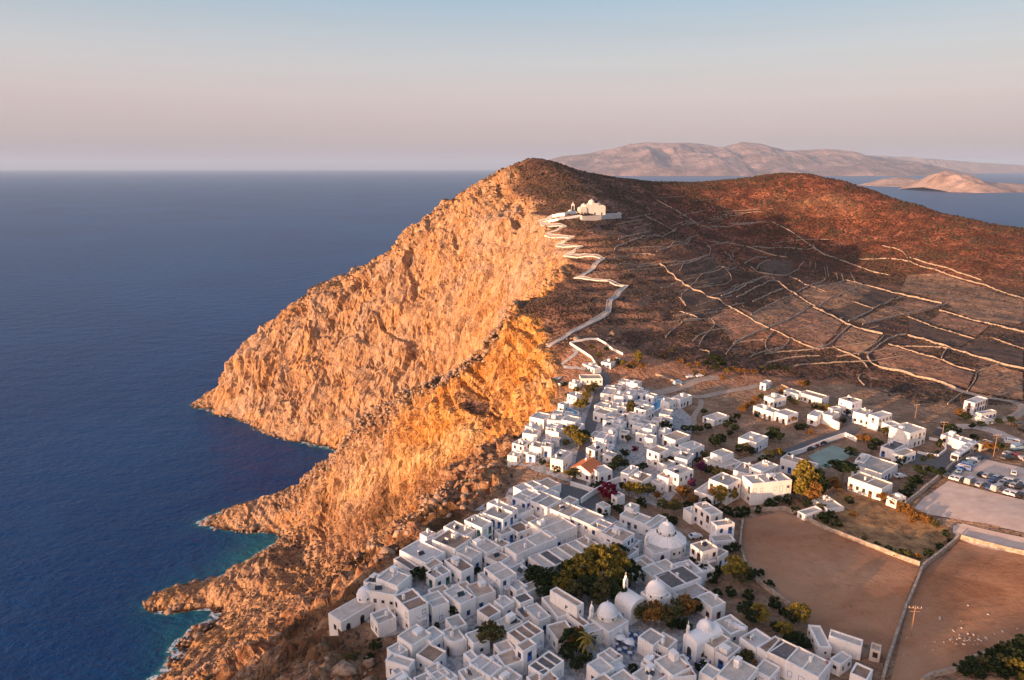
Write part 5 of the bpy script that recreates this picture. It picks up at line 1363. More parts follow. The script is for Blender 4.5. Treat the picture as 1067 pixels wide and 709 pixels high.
# ------------------------------------------------------------------ pools
POOLM, n, l, b = nt('pool_water'); b.inputs['Base Color'].default_value = (.02,.22,.42,1); b.inputs['Roughness'].default_value = .08
for c, L, lab in [(T11, [(360,262),(445,238),(440,290),(392,318)], 'bright blue swimming pool between white houses of the upper quarter'), (T10, [(432,72),(460,44),(530,62),(525,80)], 'long blue swimming pool beside golden trees near the cliff')]:
    P = [hit(*p)[:2] for p in px(c, L)]; root = empty('swimming_pool', (P[0][0], P[0][1], hgt(*P[0])), 0, 'pool', lab)
    Q = [(a-P[0][0], b2-P[0][1]) for a, b2 in P]; cx = sum(q[0] for q in Q)/4; cy = sum(q[1] for q in Q)/4
    MB().add([(a, b2, .30) for a, b2 in Q], [(0,1,2,3)]).build('water', POOLM, root)
    D = [(cx+(a-cx)*1.25, cy+(b2-cy)*1.25) for a, b2 in Q]; vs = [(a,b2,.38) for a,b2 in Q]+[(a,b2,.38) for a,b2 in D]+[(a,b2,-1.5) for a,b2 in D]+[(a,b2,.0) for a,b2 in Q]
    MB().add(vs, [f for i in range(4) for f in ((i,(i+1)%4,4+(i+1)%4,4+i),(4+i,4+(i+1)%4,8+(i+1)%4,8+i),(i,(i+1)%4,12+(i+1)%4,12+i))]).build('coping', WHITE, root)
# ------------------------------------------------------------------ trees: a tapered trunk with limbs, a crown of many small leaves
def leafmat(name, stops, rough=.75):
    m, n, l, b = nt(name)
    P = n_obj(n)
    f = noise(n, l, 1.1, 4, .7, P)
    c = rampn(n, l, f, stops)
    l.new(c, b.inputs['Base Color']); b.inputs['Roughness'].default_value = rough; b.inputs['Specular IOR Level'].default_value = .2
    tr = n.new("ShaderNodeBsdfTranslucent"); l.new(c, tr.inputs[0]); mx = n.new("ShaderNodeMixShader"); mx.inputs[0].default_value = .22
    l.new(b.outputs[0], mx.inputs[1]); l.new(tr.outputs[0], mx.inputs[2]); l.new(mx.outputs[0], n["Material Output"].inputs[0])
    return m
LEAF = {'dark': leafmat('leaves_dark', [(.3,(.012,.022,.009)),(.5,(.026,.042,.014)),(.7,(.060,.078,.024))]),
        'gold': leafmat('leaves_sunlit_gold', [(.3,(.09,.075,.015)),(.5,(.20,.155,.025)),(.7,(.36,.27,.05))]),  # yellow of low sun on the crowns, put into the leaf colour
        'olive': leafmat('leaves_olive', [(.3,(.035,.04,.018)),(.5,(.09,.085,.03)),(.7,(.18,.15,.05))]),
        'orange': leafmat('leaves_orange', [(.3,(.10,.05,.015)),(.5,(.24,.12,.03)),(.7,(.38,.21,.06))]),
        'crimson': leafmat('flowers_crimson', [(.3,(.05,.010,.015)),(.5,(.18,.010,.03)),(.7,(.32,.02,.06))]),
        'purple': leafmat('flowers_purple', [(.3,(.06,.01,.04)),(.5,(.14,.03,.09)),(.7,(.2,.06,.13))])}
BARK = simple('bark', (.12,.08,.055), (.20,.14,.10), 3, .9, .5)
def crown_me(seed, mat, form='round', n_cl=46, leaves=44, ls=.085):
    """unit crown: x, y in -0.5..0.5, z 0..1"""
    rg = np.random.default_rng(seed); V, F = [], []
    cl = []
    while len(cl) < n_cl:
        p = rg.uniform(-1, 1, 3); r = np.linalg.norm(p)
        if not .15 < r < 1: continue
        if form == 'round' and p[2] < -.75: continue
        if form == 'pine' and p[2] < -.25: continue
        p = p/r*(r**.45)
        k = 1 + .22*math.sin(3*math.atan2(p[1], p[0])+seed) + .12*rg.normal()
        p = p*np.array([k, k, 1])
        if form == 'tall': w_ = .62*(1-.5*max(0, p[2])); p = p*np.array([w_, w_, 1])
        cl.append(p)
    for p in cl:
        cr = rg.uniform(.15, .30)*(.8 if form == 'tall' else 1)
        for _ in range(leaves):
            d = rg.normal(size=3); d /= np.linalg.norm(d); d *= cr*rg.uniform(.55, 1.0)
            c = p*.80 + d*np.array([1,1,.8])
            a = rg.normal(size=3); a /= np.linalg.norm(a); b_ = np.cross(a, rg.normal(size=3)); b_ /= (np.linalg.norm(b_) or 1)
            s = ls*rg.uniform(.6, 1.35); i = len(V)
            for q in (a*s, b_*s*.8, -a*s, -b_*s*.8):
                t = c+q; V.append((t[0]*.5, t[1]*.5, t[2]*.5+.5))
            F.append((i, i+1, i+2, i+3))
    me = bpy.data.meshes.new('crown'); me.from_pydata(V, [], F); me.materials.append(mat); return me
def trunk_me(seed, H_=1.0, form='round'):
    rg = random.Random(seed); b_ = MB(); top = (rg.uniform(-.04,.04), rg.uniform(-.04,.04), .5)
    b_.tube((0,0,-.08), top, .045, .026, 7)
    for k in range(6):
        a = k*1.05+rg.uniform(-.3,.3); z0 = .26+.04*k; b_.tube((top[0]*z0*2, top[1]*z0*2, z0), (.26*math.cos(a), .26*math.sin(a), z0+.28), .018, .006, 5)
    return b_.mesh('trunk', BARK)
PROTO = {}
def proto(kind, form, v):
    k = (kind, form, v)
    if k not in PROTO: PROTO[k] = (crown_me(hash((form, v)) % 1000 + v*7, LEAF[kind], form, {'bush': 22, 'tall': 60, 'pine': 40}.get(form, 48), {'bush': 40}.get(form, 46), .13 if form == 'bush' else .085), trunk_me(v*3+1))
    return PROTO[k]
import zlib
def hash(t): return zlib.crc32(repr(t).encode())
TR = random.Random(5)
KW = {'dark': 'dark green', 'gold': 'sunlit-gold green', 'olive': 'dull olive', 'orange': 'orange brown', 'crimson': 'crimson flowering', 'purple': 'purple flowering'}
def tree(px_, py_, h, kind, key, form=None, wide=1.0, nm=None):
    form = form or ('round' if h >= 3.4 else 'bush')
    x, y, z = hit(px_, py_)
    name = nm or ('tree' if form != 'bush' else 'shrub')
    root = empty(name, (x, y, z), TR.uniform(0, 6.28), name)
    cm, tm = proto(kind, form, TR.randrange(3))
    if form == 'bush':
        c = link('crown', cm, root, (0,0,-.15*h)); w_ = h*1.35*wide; c.scale = (w_, w_*TR.uniform(.8,1.1), h*1.15)
    else:
        c = link('crown', cm, root, (0,0,h*(.55 if form == 'pine' else .26 if form == 'round' else .08)))
        w_ = h*{'round': .98, 'tall': .95, 'pine': 1.15}[form]*wide; c.scale = (w_, w_*TR.uniform(.85,1.1), h*{'round': .76, 'tall': .95, 'pine': .48}[form])
        t = link('trunk', tm, root); t.scale = (h*.8, h*.8, h*(1.15 if form == 'pine' else 1))
    clus(key, root, 0, f"{KW[kind]} {'bush' if form == 'bush' else 'tree' if form != 'tall' else 'tall tree'}")
    return root
def palm(px_, py_, h, key):
    x, y, z = hit(px_, py_); root = empty('palm_tree', (x, y, z), 0, 'palm tree')
    MB().tube((0,0,-.3), (.1,0,h), .2, .13, 8).build('trunk', BARK, root)
    b_ = MB()
    for k in range(22):
        a = k*2.4; el = .9-.075*k; L = h*.48; p0 = Vector((.1,0,h)); pr = None
        for s in range(7):
            t = s/6; q = p0 + Vector((math.cos(a)*L*t, math.sin(a)*L*t, math.sin(el)*L*t - L*.75*t*t)); w_ = .28*math.sin(PI*(t*.85+.12))
            d = Vector((-math.sin(a)*w_, math.cos(a)*w_, -.08)); cur = (q-d, q+Vector((0,0,.1)), q+d)
            if pr: b_.add([*pr, *cur], [(0,1,4,3),(1,2,5,4)])
            pr = cur
    b_.build('fronds', LEAF['orange' if h < 3 else 'gold'], root); clus(key, root, 0, 'palm tree with drooping fronds')
q1 = ('of trees near cliff chapel', 'trees near the cliff chapel')
for a in [(437,606,4.5,'dark'),(444,607,4,'dark'),(392,681,3.6,'dark'),(366,693,3.4,'olive'),(400,630,2.5,'dark'),(372,699,1.6,'crimson'),(352,686,1.4,'purple'),(384,690,2.4,'dark'),(415,701,2.0,'dark')]: tree(*a[:4], q1, *a[4:])
q2 = ('of trees in the lower quarter', 'trees in the lower quarter')
for a in [(511,676,7,'olive'),(505,672,5,'dark'),(474,643,3.4,'dark'),(492,668,2.4,'dark'),(594,682,6.5,'dark'),(601,678,5.5,'orange'),(590,690,4,'dark'),(608,694,4,'dark'),(600,700,3.4,'dark'),(632,706,3.4,'dark'),(618,704,2.4,'dark'),(470,660,1.6,'dark')]: tree(*a[:4], q2, *a[4:])
palm(612,688,6.0,q2)
q3 = ('of large trees on central square', 'large trees on the central square')
for a in [(558,614,7,'dark'),(572,618,7.5,'dark'),(566,626,6,'dark'),(586,620,7,'gold'),(594,612,8,'dark'),(606,612,10,'gold'),(622,606,11,'gold'),(638,606,11,'gold'),(630,620,10,'gold'),(614,628,8,'dark'),(648,618,8,'olive'),(642,632,8,'dark'),(656,612,8,'dark'),(644,586,6,'dark'),(600,632,7,'olive'),(626,634,8,'olive')]: tree(*a[:4], q3, wide=.92)
q4 = ('of trees between domed churches', 'trees between the domed churches')
for a in [(671,650,6,'olive'),(682,652,6.5,'orange'),(693,654,6,'olive'),(705,648,6,'olive'),(716,646,6.5,'orange'),(724,640,4.5,'dark'),(700,658,3.4,'dark'),(664,644,4,'dark'),(712,656,3,'dark')]: tree(*a[:4], q4, *a[4:])
q5 = ('of trees round the lower right', 'trees left of the brown fields')
for a in [(722,592,3.4,'dark'),(732,600,3.5,'dark'),(742,606,3.2,'dark'),(764,606,7.5,'gold'),(772,610,5,'olive'),(781,608,4.6,'dark'),(757,580,3.6,'dark'),(766,577,3.6,'dark'),(761,621,3.0,'dark'),(780,624,3.0,'dark'),(807,633,3.2,'dark'),(777,645,5,'dark'),(783,652,4.4,'dark'),(790,650,5.4,'gold'),(833,650,5.5,'gold'),(824,652,4,'dark'),(817,665,4.4,'gold'),
    (808,662,3.6,'dark'),(831,672,3.6,'dark'),(822,674,3.4,'dark'),(838,676,3.0,'dark'),(758,692,3.0,'olive'),(766,694,3.4,'olive'),(778,692,3.6,'olive'),(791,701,3.2,'orange'),(826,707,3.0,'dark'),(750,690,3,'dark'),(735,684,3.0,'dark'),(732,702,3.0,'dark'),(800,612,2.4,'dark'),(748,598,2.6,'dark'),(790,600,2.5,'dark'),(815,640,2,'dark'),(747,622,2.4,'dark')]: tree(*a[:4], q5, *a[4:])
q6 = ('of trees behind round-domed church', 'garden trees behind the round-domed church')
for a in [(648,512,3.4,'dark'),(655,516,5,'gold'),(664,518,5.5,'gold'),(675,518,5,'olive'),(684,522,3.6,'orange'),(690,534,5,'olive'),(702,536,5.4,'olive'),(711,520,5,'orange'),(721,526,4,'orange'),(716,534,4,'dark'),(742,525,5,'orange'),(751,526,7,'gold'),(760,524,6,'gold'),(735,528,3.4,'dark'),(745,534,3.0,'dark'),(757,536,3.0,'dark'),(768,538,3.2,'dark'),(777,536,3.0,'dark'),(644,536,3.4,'dark'),(650,541,3.2,'dark'),(635,533,3.6,'dark'),(628,537,3,'dark'),
    (693,545,3.4,'olive'),(701,546,3.0,'dark'),(728,522,3.0,'dark'),(668,527,3.0,'dark'),(700,556,2.2,'orange')]: tree(*a[:4], q6, *a[4:])
tree(633,518,5.5,'crimson',q6,'bush',1.0); tree(641,521,3.4,'crimson',q6,'bush')
q7 = ('of trees beyond dark square', 'trees beyond the dark square')
for a in [(596,462,8,'gold'),(603,468,7,'gold'),(608,462,6,'dark'),(590,467,4,'olive'),(604,429,6,'gold'),(609,426,5.5,'gold'),(614,412,5.5,'olive'),(619,408,5,'gold'),(611,418,5,'gold'),(598,500,5,'olive'),(592,498,3.4,'gold'),(644,490,5.5,'dark'),(638,494,4.5,'dark'),(651,489,4,'dark'),(565,484,2.6,'dark'),(572,487,2.2,'orange'),(580,492,2.4,'olive'),(618,511,2.8,'dark'),(626,508,2.6,'dark'),(587,403,3,'dark'),(600,408,2.6,'olive'),(616,366,4,'olive'),(632,368,3.6,'dark'),(649,382,3.6,'gold'),
    (643,379,3,'dark'),(656,384,3,'dark'),(625,372,3,'olive'),(560,478,2,'olive'),(638,378,2.5,'orange'),(592,414,2.6,'dark')]: tree(*a[:4], q7, *a[4:])
q8 = ('of trees in upper quarter', 'trees in the upper quarter')
for a in [(657,434,8,'olive','tall'),(693,450,5.4,'dark'),(698,455,4,'dark'),(657,446,3.0,'dark'),(666,448,3.0,'dark'),(654,462,3.6,'olive'),(651,478,4,'dark'),(644,484,4,'dark'),(670,492,4,'dark'),(664,493,3.4,'dark'),(691,488,4.4,'olive'),(698,486,4,'dark'),(684,485,3.0,'olive'),(721,452,4,'dark'),(713,452,4,'dark'),(729,452,4,'dark'),(737,450,4,'dark'),(745,468,6.5,'dark'),(751,464,5,'dark'),(757,448,4.4,'dark'),(733,433,3.4,'dark'),(661,470,2.2,'crimson'),
    (720,510,4.4,'purple'),(731,494,5,'purple'),(738,496,4,'dark'),(744,498,5,'olive'),(751,500,4.5,'olive'),(757,498,3.4,'orange'),(714,517,4,'orange'),(706,512,3.4,'orange'),(734,480,4,'olive'),(727,485,3.4,'dark'),(770,470,3,'dark'),(765,452,4.5,'dark'),(760,456,3.4,'dark')]: tree(*a[:4], q8, *a[4:])
q9 = ('of trees on slope above town', 'trees on the slope above the town')
for a in [(665,378,7,'gold','tall'),(660,384,4.5,'orange'),(668,386,4,'orange'),(718,384,3.4,'orange'),(727,384,4,'orange'),(736,383,4.4,'dark'),(742,378,5.5,'dark'),(748,381,6,'dark'),(745,388,5,'dark'),(753,384,4.6,'dark'),(757,390,3.6,'gold'),(763,388,3.6,'orange'),(770,390,3.4,'orange'),(776,391,3.8,'orange'),(785,391,3.6,'orange'),(795,388,4,'olive'),(803,388,4.6,'dark'),(811,386,3.4,'olive'),(819,388,3.4,'dark'),(733,392,3.2,'orange'),(724,390,2.8,'olive'),(835,404,4,'orange'),(841,402,3,'olive'),
    (752,396,2.8,'orange'),(709,378,2.6,'orange'),(690,372,2.4,'orange'),(700,366,2.2,'olive')]: tree(*a[:4], q9, *a[4:])
q10 = ('of trees left of straight road', 'trees left of the straight road')
for a in [(773,432,4.4,'orange'),(778,428,4,'orange'),(787,420,3.6,'orange'),(793,418,3.8,'olive'),(784,424,3.4,'orange'),(799,421,3.4,'orange'),(776,474,5,'olive'),(783,476,4,'dark'),(806,458,5.5,'dark'),(812,462,5,'dark'),(801,460,4,'dark'),(802,480,4.4,'olive'),(811,478,4.4,'gold'),(795,482,3,'dark'),(827,424,4,'olive'),(822,420,3.4,'dark'),(838,449,3.6,'dark'),(833,448,3,'dark'),(825,441,3.4,'orange'),(815,410,3,'orange'),(855,426,3,'gold'),(862,427,3,'gold'),(848,425,2.6,'olive'),(819,478,3,'dark'),(768,436,2.6,'dark'),(845,452,2.2,'orange'),(763,440,2.8,'dark'),(790,434,2.6,'dark')]: tree(*a[:4], q10, *a[4:])
q11 = ('of trees around green court', 'trees around the sports court')
tree(835,521,15,'gold',q11,'tall',.95)
for a in [(851,520,11,'dark','tall'),(845,524,9,'orange','tall'),(828,518,9,'dark','tall'),(876,508,9.5,'dark','pine'),(885,478,5,'dark'),(811,526,3.4,'dark'),(801,528,3.2,'dark'),(820,524,3.2,'dark'),(806,530,2.8,'dark'),(830,536,3.0,'dark'),(868,508,4,'orange'),(862,512,3.4,'olive'),(873,513,3.4,'orange'),(858,543,3,'dark'),(866,540,2.6,'dark'),(904,463,3.6,'orange'),(913,468,4.6,'dark'),(908,472,4,'dark'),(896,461,3.4,'orange'),(902,458,3,'orange'),(840,530,3.4,'dark'),(790,534,2.6,'dark'),(855,532,2.6,'olive'),(885,524,2.6,'dark')]: tree(*a[:4], q11, *a[4:])
q12 = ('of bushes along the upper field', 'bushes along the fields and hedge')
for a in [(893,511,3.6,'orange'),(900,512,3.4,'orange'),(906,515,3.4,'orange'),(913,519,3.6,'orange'),(919,523,3.4,'orange'),(925,525,3.6,'orange'),(932,529,3.4,'orange'),(940,533,3.2,'orange'),(948,537,3.2,'orange'),(958,541,2.8,'orange'),(965,545,2.8,'orange'),(860,545,2.2,'dark'),(872,548,2.4,'dark'),(866,552,1.8,'olive'),(936,580,2.8,'dark'),(944,581,2.6,'olive'),(967,580,2.4,'dark'),(979,573,2.2,'dark'),(985,559,2.4,'dark'),(912,570,2.0,'dark'),(900,563,1.6,'olive'),(925,574,1.8,'dark'),(974,548,2.2,'olive'),
    (888,538,2,'orange'),(990,566,1.6,'dark'),(956,583,2,'orange'),(950,545,1.8,'orange')]: tree(*a[:4], q12, *a[4:])
q13 = ('of trees around the bus turn', 'trees around the bus turn')
for a in [(921,455,4.2,'olive'),(927,459,3.4,'olive'),(883,434,3.6,'dark'),(878,443,3.6,'dark'),(939,484,3.8,'dark'),(934,487,3,'dark'),(955,494,3.6,'dark'),(962,498,3.4,'dark'),(969,495,3.6,'dark'),(976,498,3.4,'dark'),(981,495,3.0,'dark'),(950,506,3.4,'dark'),(956,503,3.2,'dark'),(944,516,3.2,'dark'),(948,511,3,'dark'),(984,450,4,'dark'),(991,451,4,'dark'),(997,454,3.6,'dark'),(978,468,4.4,'dark','tall'),(999,437,5,'orange'),(1006,440,4.4,'dark'),(986,455,3.2,'dark'),(1014,460,3.4,'dark'),(1021,466,3.6,'olive'),(1027,470,3.8,'orange'),(1034,470,3.4,'orange'),(1040,470,3.4,'dark'),
    (962,480,2,'dark'),(970,478,2.2,'olive'),(976,474,2.0,'dark'),(1012,448,3.4,'dark'),(1021,447,3.6,'dark'),(1040,444,3.6,'dark'),(1052,443,4,'dark'),(1047,470,2.6,'olive')]: tree(*a[:4], q13, *a[4:])
q14 = ('of bushes in bottom right corner', 'bushes in the bottom right corner')
for a in [(1003,700,2.6,'dark'),(1010,697,3,'dark'),(1018,704,3,'dark'),(1024,697,3.2,'olive'),(1030,689,3.0,'dark'),(1038,684,3,'dark'),(1047,681,3.0,'olive'),(1056,678,3,'dark'),(1065,676,3.2,'dark'),(1034,700,3.2,'dark'),(1043,697,3.4,'olive'),(1052,690,3,'dark'),(1062,690,3.4,'dark'),(1058,702,3.4,'gold'),(1047,706,3,'dark'),(1068,702,3,'dark')]: tree(*a[:4], q14, 'bush')

q15 = ('of small bushes in village lanes', 'small bushes in the village lanes')
for a in [(462,590,1.8,'dark'),(484,575,1.6,'dark'),(497,598,2.0,'dark'),(530,570,1.6,'dark'),(548,590,2.2,'dark'),(523,620,1.8,'dark'),(470,625,1.6,'olive'),(540,648,2.0,'dark'),(556,690,2.0,'dark'),(488,690,1.8,'dark'),(575,700,2.2,'dark'),(530,690,1.6,'crimson'),(660,700,2,'dark'),(645,665,1.8,'dark'),(455,655,1.6,'dark'),(592,575,1.8,'dark'),(612,552,1.8,'olive'),(575,548,1.5,'dark'),(560,470,1.6,'dark'),(578,455,1.6,'dark'),(635,440,1.8,'dark'),(672,430,1.8,'dark'),(630,470,1.6,'olive'),(715,470,2.0,'dark'),(700,478,2.2,'dark')]: tree(*a[:4], q15, 'bush')

# ------------------------------------------------------------------ vehicles
CARM = {k: simple('car_'+k.replace(' ', '_'), c, tuple(v*.92 for v in c), rough=.3, scale=.5) for k, c in {'white': (.7,.7,.7), 'silver': (.38,.39,.41), 'dark grey': (.06,.065,.07), 'black': (.015,.015,.018), 'blue': (.03,.09,.28), 'red': (.35,.02,.02), 'pale blue': (.28,.42,.52)}.items()}
RUB = simple('rubber', (.02,.02,.02), rough=.9)
def car_body(L, W, H_, van=False):
    if van: top = [(-L/2,.35),(-L/2,H_*.55),(-L*.47,H_),(L*.30,H_),(L*.42,H_*.56),(L/2,H_*.48),(L/2,.35)]
    else: top = [(-L/2,.35),(-L/2+.05,H_*.60),(-L*.42,H_*.64),(-L*.28,H_*.97),(L*.10,H_),(L*.27,H_*.66),(L*.47,H_*.56),(L/2,H_*.42),(L/2,.35)]
    k = len(top); b_ = MB(); vs = []
    for s in (-1, 1):
        for x, z in top: vs.append((x, s*W/2*(1 if z < H_*.7 else .84), z))
    b_.add(vs, [tuple(range(k)), tuple(range(2*k-1, k-1, -1))] + [(i, k+i, k+(i+1) % k, (i+1) % k) for i in range(k)])
    g_ = MB(); zt, zb = H_*.93, H_*.68; x0, x1 = (-L*.44, L*.33) if van else (-L*.33, L*.17)
    for s in (-1, 1):
        yy = s*(W/2*.93+.015); yt = s*(W/2*.855+.02)
        g_.add([(x0,yy,zb),(x1,yy,zb),(x1-.25,yt,zt),(x0+.2,yt,zt)], [(0,1,2,3) if s < 0 else (3,2,1,0)])
    xa, xb = (L*.42, L*.305) if van else (L*.27, L*.115)
    g_.add([(xa+.02,-W*.40,H_*.66),(xa+.02,W*.40,H_*.66),(xb+.02,W*.37,zt+.02),(xb+.02,-W*.37,zt+.02)], [(0,1,2,3)])
    if not van: g_.add([(-L*.42-.02,W*.40,H_*.68),(-L*.42-.02,-W*.40,H_*.68),(-L*.29-.02,-W*.37,zt+.02),(-L*.29-.02,W*.37,zt+.02)], [(0,1,2,3)])
    return b_, g_
CB = {}
WH = MB().tube((0,-.11,0),(0,.11,0),.33,seg=12).mesh('wheel', RUB)
for k in CARM: CB[k] = [car_body(4.2,1.75,1.48)[0].mesh('body', CARM[k]), car_body(4.9,1.9,2.2,True)[0].mesh('body', CARM[k])]
CG = [car_body(4.2,1.75,1.48)[1].mesh('windows', GLASS), car_body(4.9,1.9,2.2,True)[1].mesh('windows', GLASS)]
VR = random.Random(3)
def car(p, ang, col, key, van=False):
    x, y, z = hit(*p); root = empty('parked_car' if not van else 'parked_van', (x, y, z+.16), ang, 'car' if not van else 'van')
    v = int(van); link('body', CB[col][v], root); link('windows', CG[v], root)
    for sx2 in (-1.3, 1.3):
        for sy in (-.8, .8): link('wheel', WH, root, (sx2*(1.15 if van else 1), sy, .33))
    clus(key, root, 0, f"{col} {'van' if van else 'car'}")
colz = ['dark grey','black','silver','white','blue','dark grey','white','silver','silver','black']
def row_ang(a, b_):
    A, B = hit(*a), hit(*b_); return math.atan2(B[1]-A[1], B[0]-A[0])
c1 = ('of the front parked row', 'cars in the front row of the gravel car park')
L = px(T16, [(285,577),(318,588),(350,596),(383,606),(416,614),(448,624),(482,632),(515,640),(548,650),(582,658),(618,667),(655,678),(690,687),(728,696)])
a0 = row_ang(L[0], L[-1])
for i, p in enumerate(L): car(p, a0+PI/2+VR.uniform(-.12,.12), colz[(i*3) % 10], c1, i % 5 == 4)
c2 = ('of the middle parked rows', 'cars in the middle rows of the gravel car park')
for i, p in enumerate(px(T16, [(490,570),(522,576),(552,582),(583,589),(613,596),(645,603),(676,610),(708,616),(738,622),(560,604),(592,611),(624,619),(656,627),(690,636),(722,644)])): car(p, a0+PI/2+VR.uniform(-.1,.1), colz[(i*7+1) % 10], c2)
c3 = ('of cars behind parked buses', 'cars parked beside the buses')
for i, p in enumerate(px(T16, [(352,548),(378,530),(388,516),(408,502),(420,490),(436,478),(470,470)])): car(p, row_ang((1000,490),(1016,477))+PI/2*(i % 2)+VR.uniform(-.1,.1), ['pale blue','blue','white','pale blue','silver','white','dark grey'][i], c3, i == 1)
c4 = ('of vehicles at far right', 'vehicles by the far right junction')
for i, p in enumerate(px(T16, [(672,372),(705,408),(650,440),(632,462),(668,470),(712,255),(742,292),(686,560),(735,470),(700,455)])): car(p, VR.uniform(0,3), ['white','pale blue','silver','dark grey','black','dark grey','black','white','silver','red'][i], c4, i in (0, 1))
c5 = ('of vehicles elsewhere in town', 'vehicles parked in the town streets')
for p, a, cc, v in [((724.5,561),.3,'white',0),((706,401),.5,'pale blue',1),((719,394),.4,'white',0),((729,393),.4,'white',0),((843,469),.5,'dark grey',0),((848,466),.5,'red',0),((938,498),.2,'white',0),((856,463),.5,'black',0),((733,571),1.2,'dark grey',0)]: car(p, a, cc, c5, bool(v))
def bus(pa, pb, label):
    A, B = Vector(hit(*pa)), Vector(hit(*pb)); c = (A+B)/2; th = math.atan2(A.y-B.y, A.x-B.x); root = empty('bus', (c.x, c.y, hgt(c.x,c.y)+.16), th, 'bus', label)
    L_, W_, H_ = 11.5, 2.5, 3.3
    pr = [(-L_/2,.4),(-L_/2,H_-.15),(-L_/2+.2,H_),(L_/2-.5,H_),(L_/2-.1,H_-.5),(L_/2,1.3),(L_/2,.4)]; k = len(pr)
    MB().add([(x,-W_/2,z) for x,z in pr]+[(x,W_/2,z) for x,z in pr], [tuple(range(k)), tuple(range(2*k-1,k-1,-1))]+[(i,k+i,k+(i+1)%k,(i+1)%k) for i in range(k)]).build('body', CARM['white'], root)
    g_ = MB()
    for s in (-1,1):
        for q in range(6): g_.box(-5.3+q*1.75, -5.3+q*1.75+1.6, s*(W_/2+.01)-.012, s*(W_/2+.01)+.012, 1.55, 2.7)
    g_.add([(L_/2+.02,-1.1,1.35),(L_/2+.02,1.1,1.35),(L_/2-.1+.03,1.1,H_-.55),(L_/2-.1+.03,-1.1,H_-.55)], [(0,1,2,3)])
    g_.build('windows', GLASS, root)
    for q in range(2): MB().box(-1,1,-.7,.7,0,.22).build('roof_unit', CARM['silver'], root).location = (-2.8+q*4.6, 0, H_+.003)
    for sx2 in (-3.3,3.6):
        for sy in (-1.12,1.12):
            w2 = link('wheel', WH, root, (sx2, sy, .45)); w2.scale = (1.4,1.2,1.4)
p = px(T16, [(325,484),(382,446),(374,446),(428,408)])
bus(p[0], p[1], 'front white coach with dark windows parked at the bus turn'); bus(p[2], p[3], 'rear white coach parked behind another coach at the bus turn')

# ------------------------------------------------------------------ poles
def pole(p, h, label, arm=True, lamp=False):
    x, y, z = hit(*p); root = empty('utility_pole' if not lamp else 'street_lamp', (x, y, z), VR.uniform(-.3,.3), 'pole' if not lamp else 'street lamp', label)
    MB().tube((0,0,-1),(0,0,h),.16,.10,8).build('post', WOOD if not lamp else METAL, root)
    if arm:
        MB().box(-1.5,1.5,-.08,.08,h-.7,h-.5).box(-1.1,1.1,-.06,.06,h-1.6,h-1.45).build('crossarm', WOOD, root)
        for k in (-1.35,-.5,.5,1.35): MB().tube((k,0,h-.5),(k,0,h-.2),.06,.04,6).build('insulator', WHITE, root)
    if lamp: MB().box(-.2,.2,-.9,.1,h-.05,h+.08).build('lamp_head', METAL, root)
pole((948.7,664),8.5,'wooden utility pole with crossarm standing in the right brown field')
pole(px(C6,[(503,296)])[0],9,'wooden utility pole with crossarms beside the bus turn'); pole(px(C6,[(730,358)])[0],9,'wooden utility pole near the junction right of the coaches')
pole(px(C6,[(386,215)])[0],9,'thin dark utility pole behind the large pinkish house'); pole((614,631),5,'grey lamp post left of the tan-domed church',False,True); pole((658,622),7,'tall grey lamp post before the pointed belfry',False,True)
pole((665,622),7.5,'tall grey lamp post right of the pointed belfry',False,True); pole((574,662),5,'thin grey lamp post on a lane in the lower quarter',False,True); pole((535,702),4.5,'thin grey lamp post between roofs near bottom centre',False,True)

# ------------------------------------------------------------------ cafe tables on the squares
def cafe(p, key, shade):
    x, y, z = hit(*p); root = empty('cafe_table', (x, y, z+.07), VR.uniform(0,3), 'cafe table')
    MB().lathe([(.0,.72),(.55,.72),(.55,.76),(0,.76)],10).build('tabletop', SHADE['white'], root); MB().tube((0,0,0),(0,0,.72),.05).build('leg', METAL, root)
    clus(key, root, 0, 'small white cafe table')
    for k in range(3):
        a = k*2.1+VR.uniform(0,1); r = empty('chair', (x+1.0*math.cos(a), y+1.0*math.sin(a), z+.07), a+PI/2, 'chair')
        link('seat', CH[0], r); link('backrest', CH[1], r)
        for q in range(4): link('leg', CH[2], r, ((-.18,.18)[q % 2], (-.18,.18)[q//2], 0))
        clus((key[0].replace('tables', 'chairs'), key[1].replace('tables', 'chairs')), r, 0, 'dark blue cafe chair')
    if shade:
        r = empty('parasol', (x+.9, y+.5, z+.07), 0, 'parasol'); MB().tube((0,0,0),(0,0,2.6),.04).build('pole', METAL, r)
        MB().lathe([(1.35,2.15),(.7,2.42),(0,2.7)],8).build('canopy', SHADE['white'], r); clus((key[0].replace('of tables', 'parasol'), 'cafe parasols'), r, 0, 'white square parasol' if 0 else 'white parasol')
CH = [MB().box(-.22,.22,-.22,.22,.42,.47).mesh('seat', SHADE['blue']), MB().box(-.22,.22,.19,.23,.5,.95).mesh('backrest', SHADE['blue']), MB().tube((0,0,0),(0,0,.42),.025).mesh('leg', SHADE['blue'])]
t1 = ('of tables beside buttressed church', 'cafe tables beside the buttressed church')
for i, p in enumerate(px(T5, [(320,440),(370,425),(420,410),(340,480),(390,465),(440,450),(400,510),(450,490),(430,540),(360,520),(470,420)])): cafe(p, t1, i in (3, 6))
t2 = ('of tables on lower right plaza', 'cafe tables on the lower right plaza')
for i, p in enumerate(px(T7, [(90,520),(120,545),(150,570),(210,575),(235,600),(100,580),(190,610)])): cafe(p, t2, i == 2)

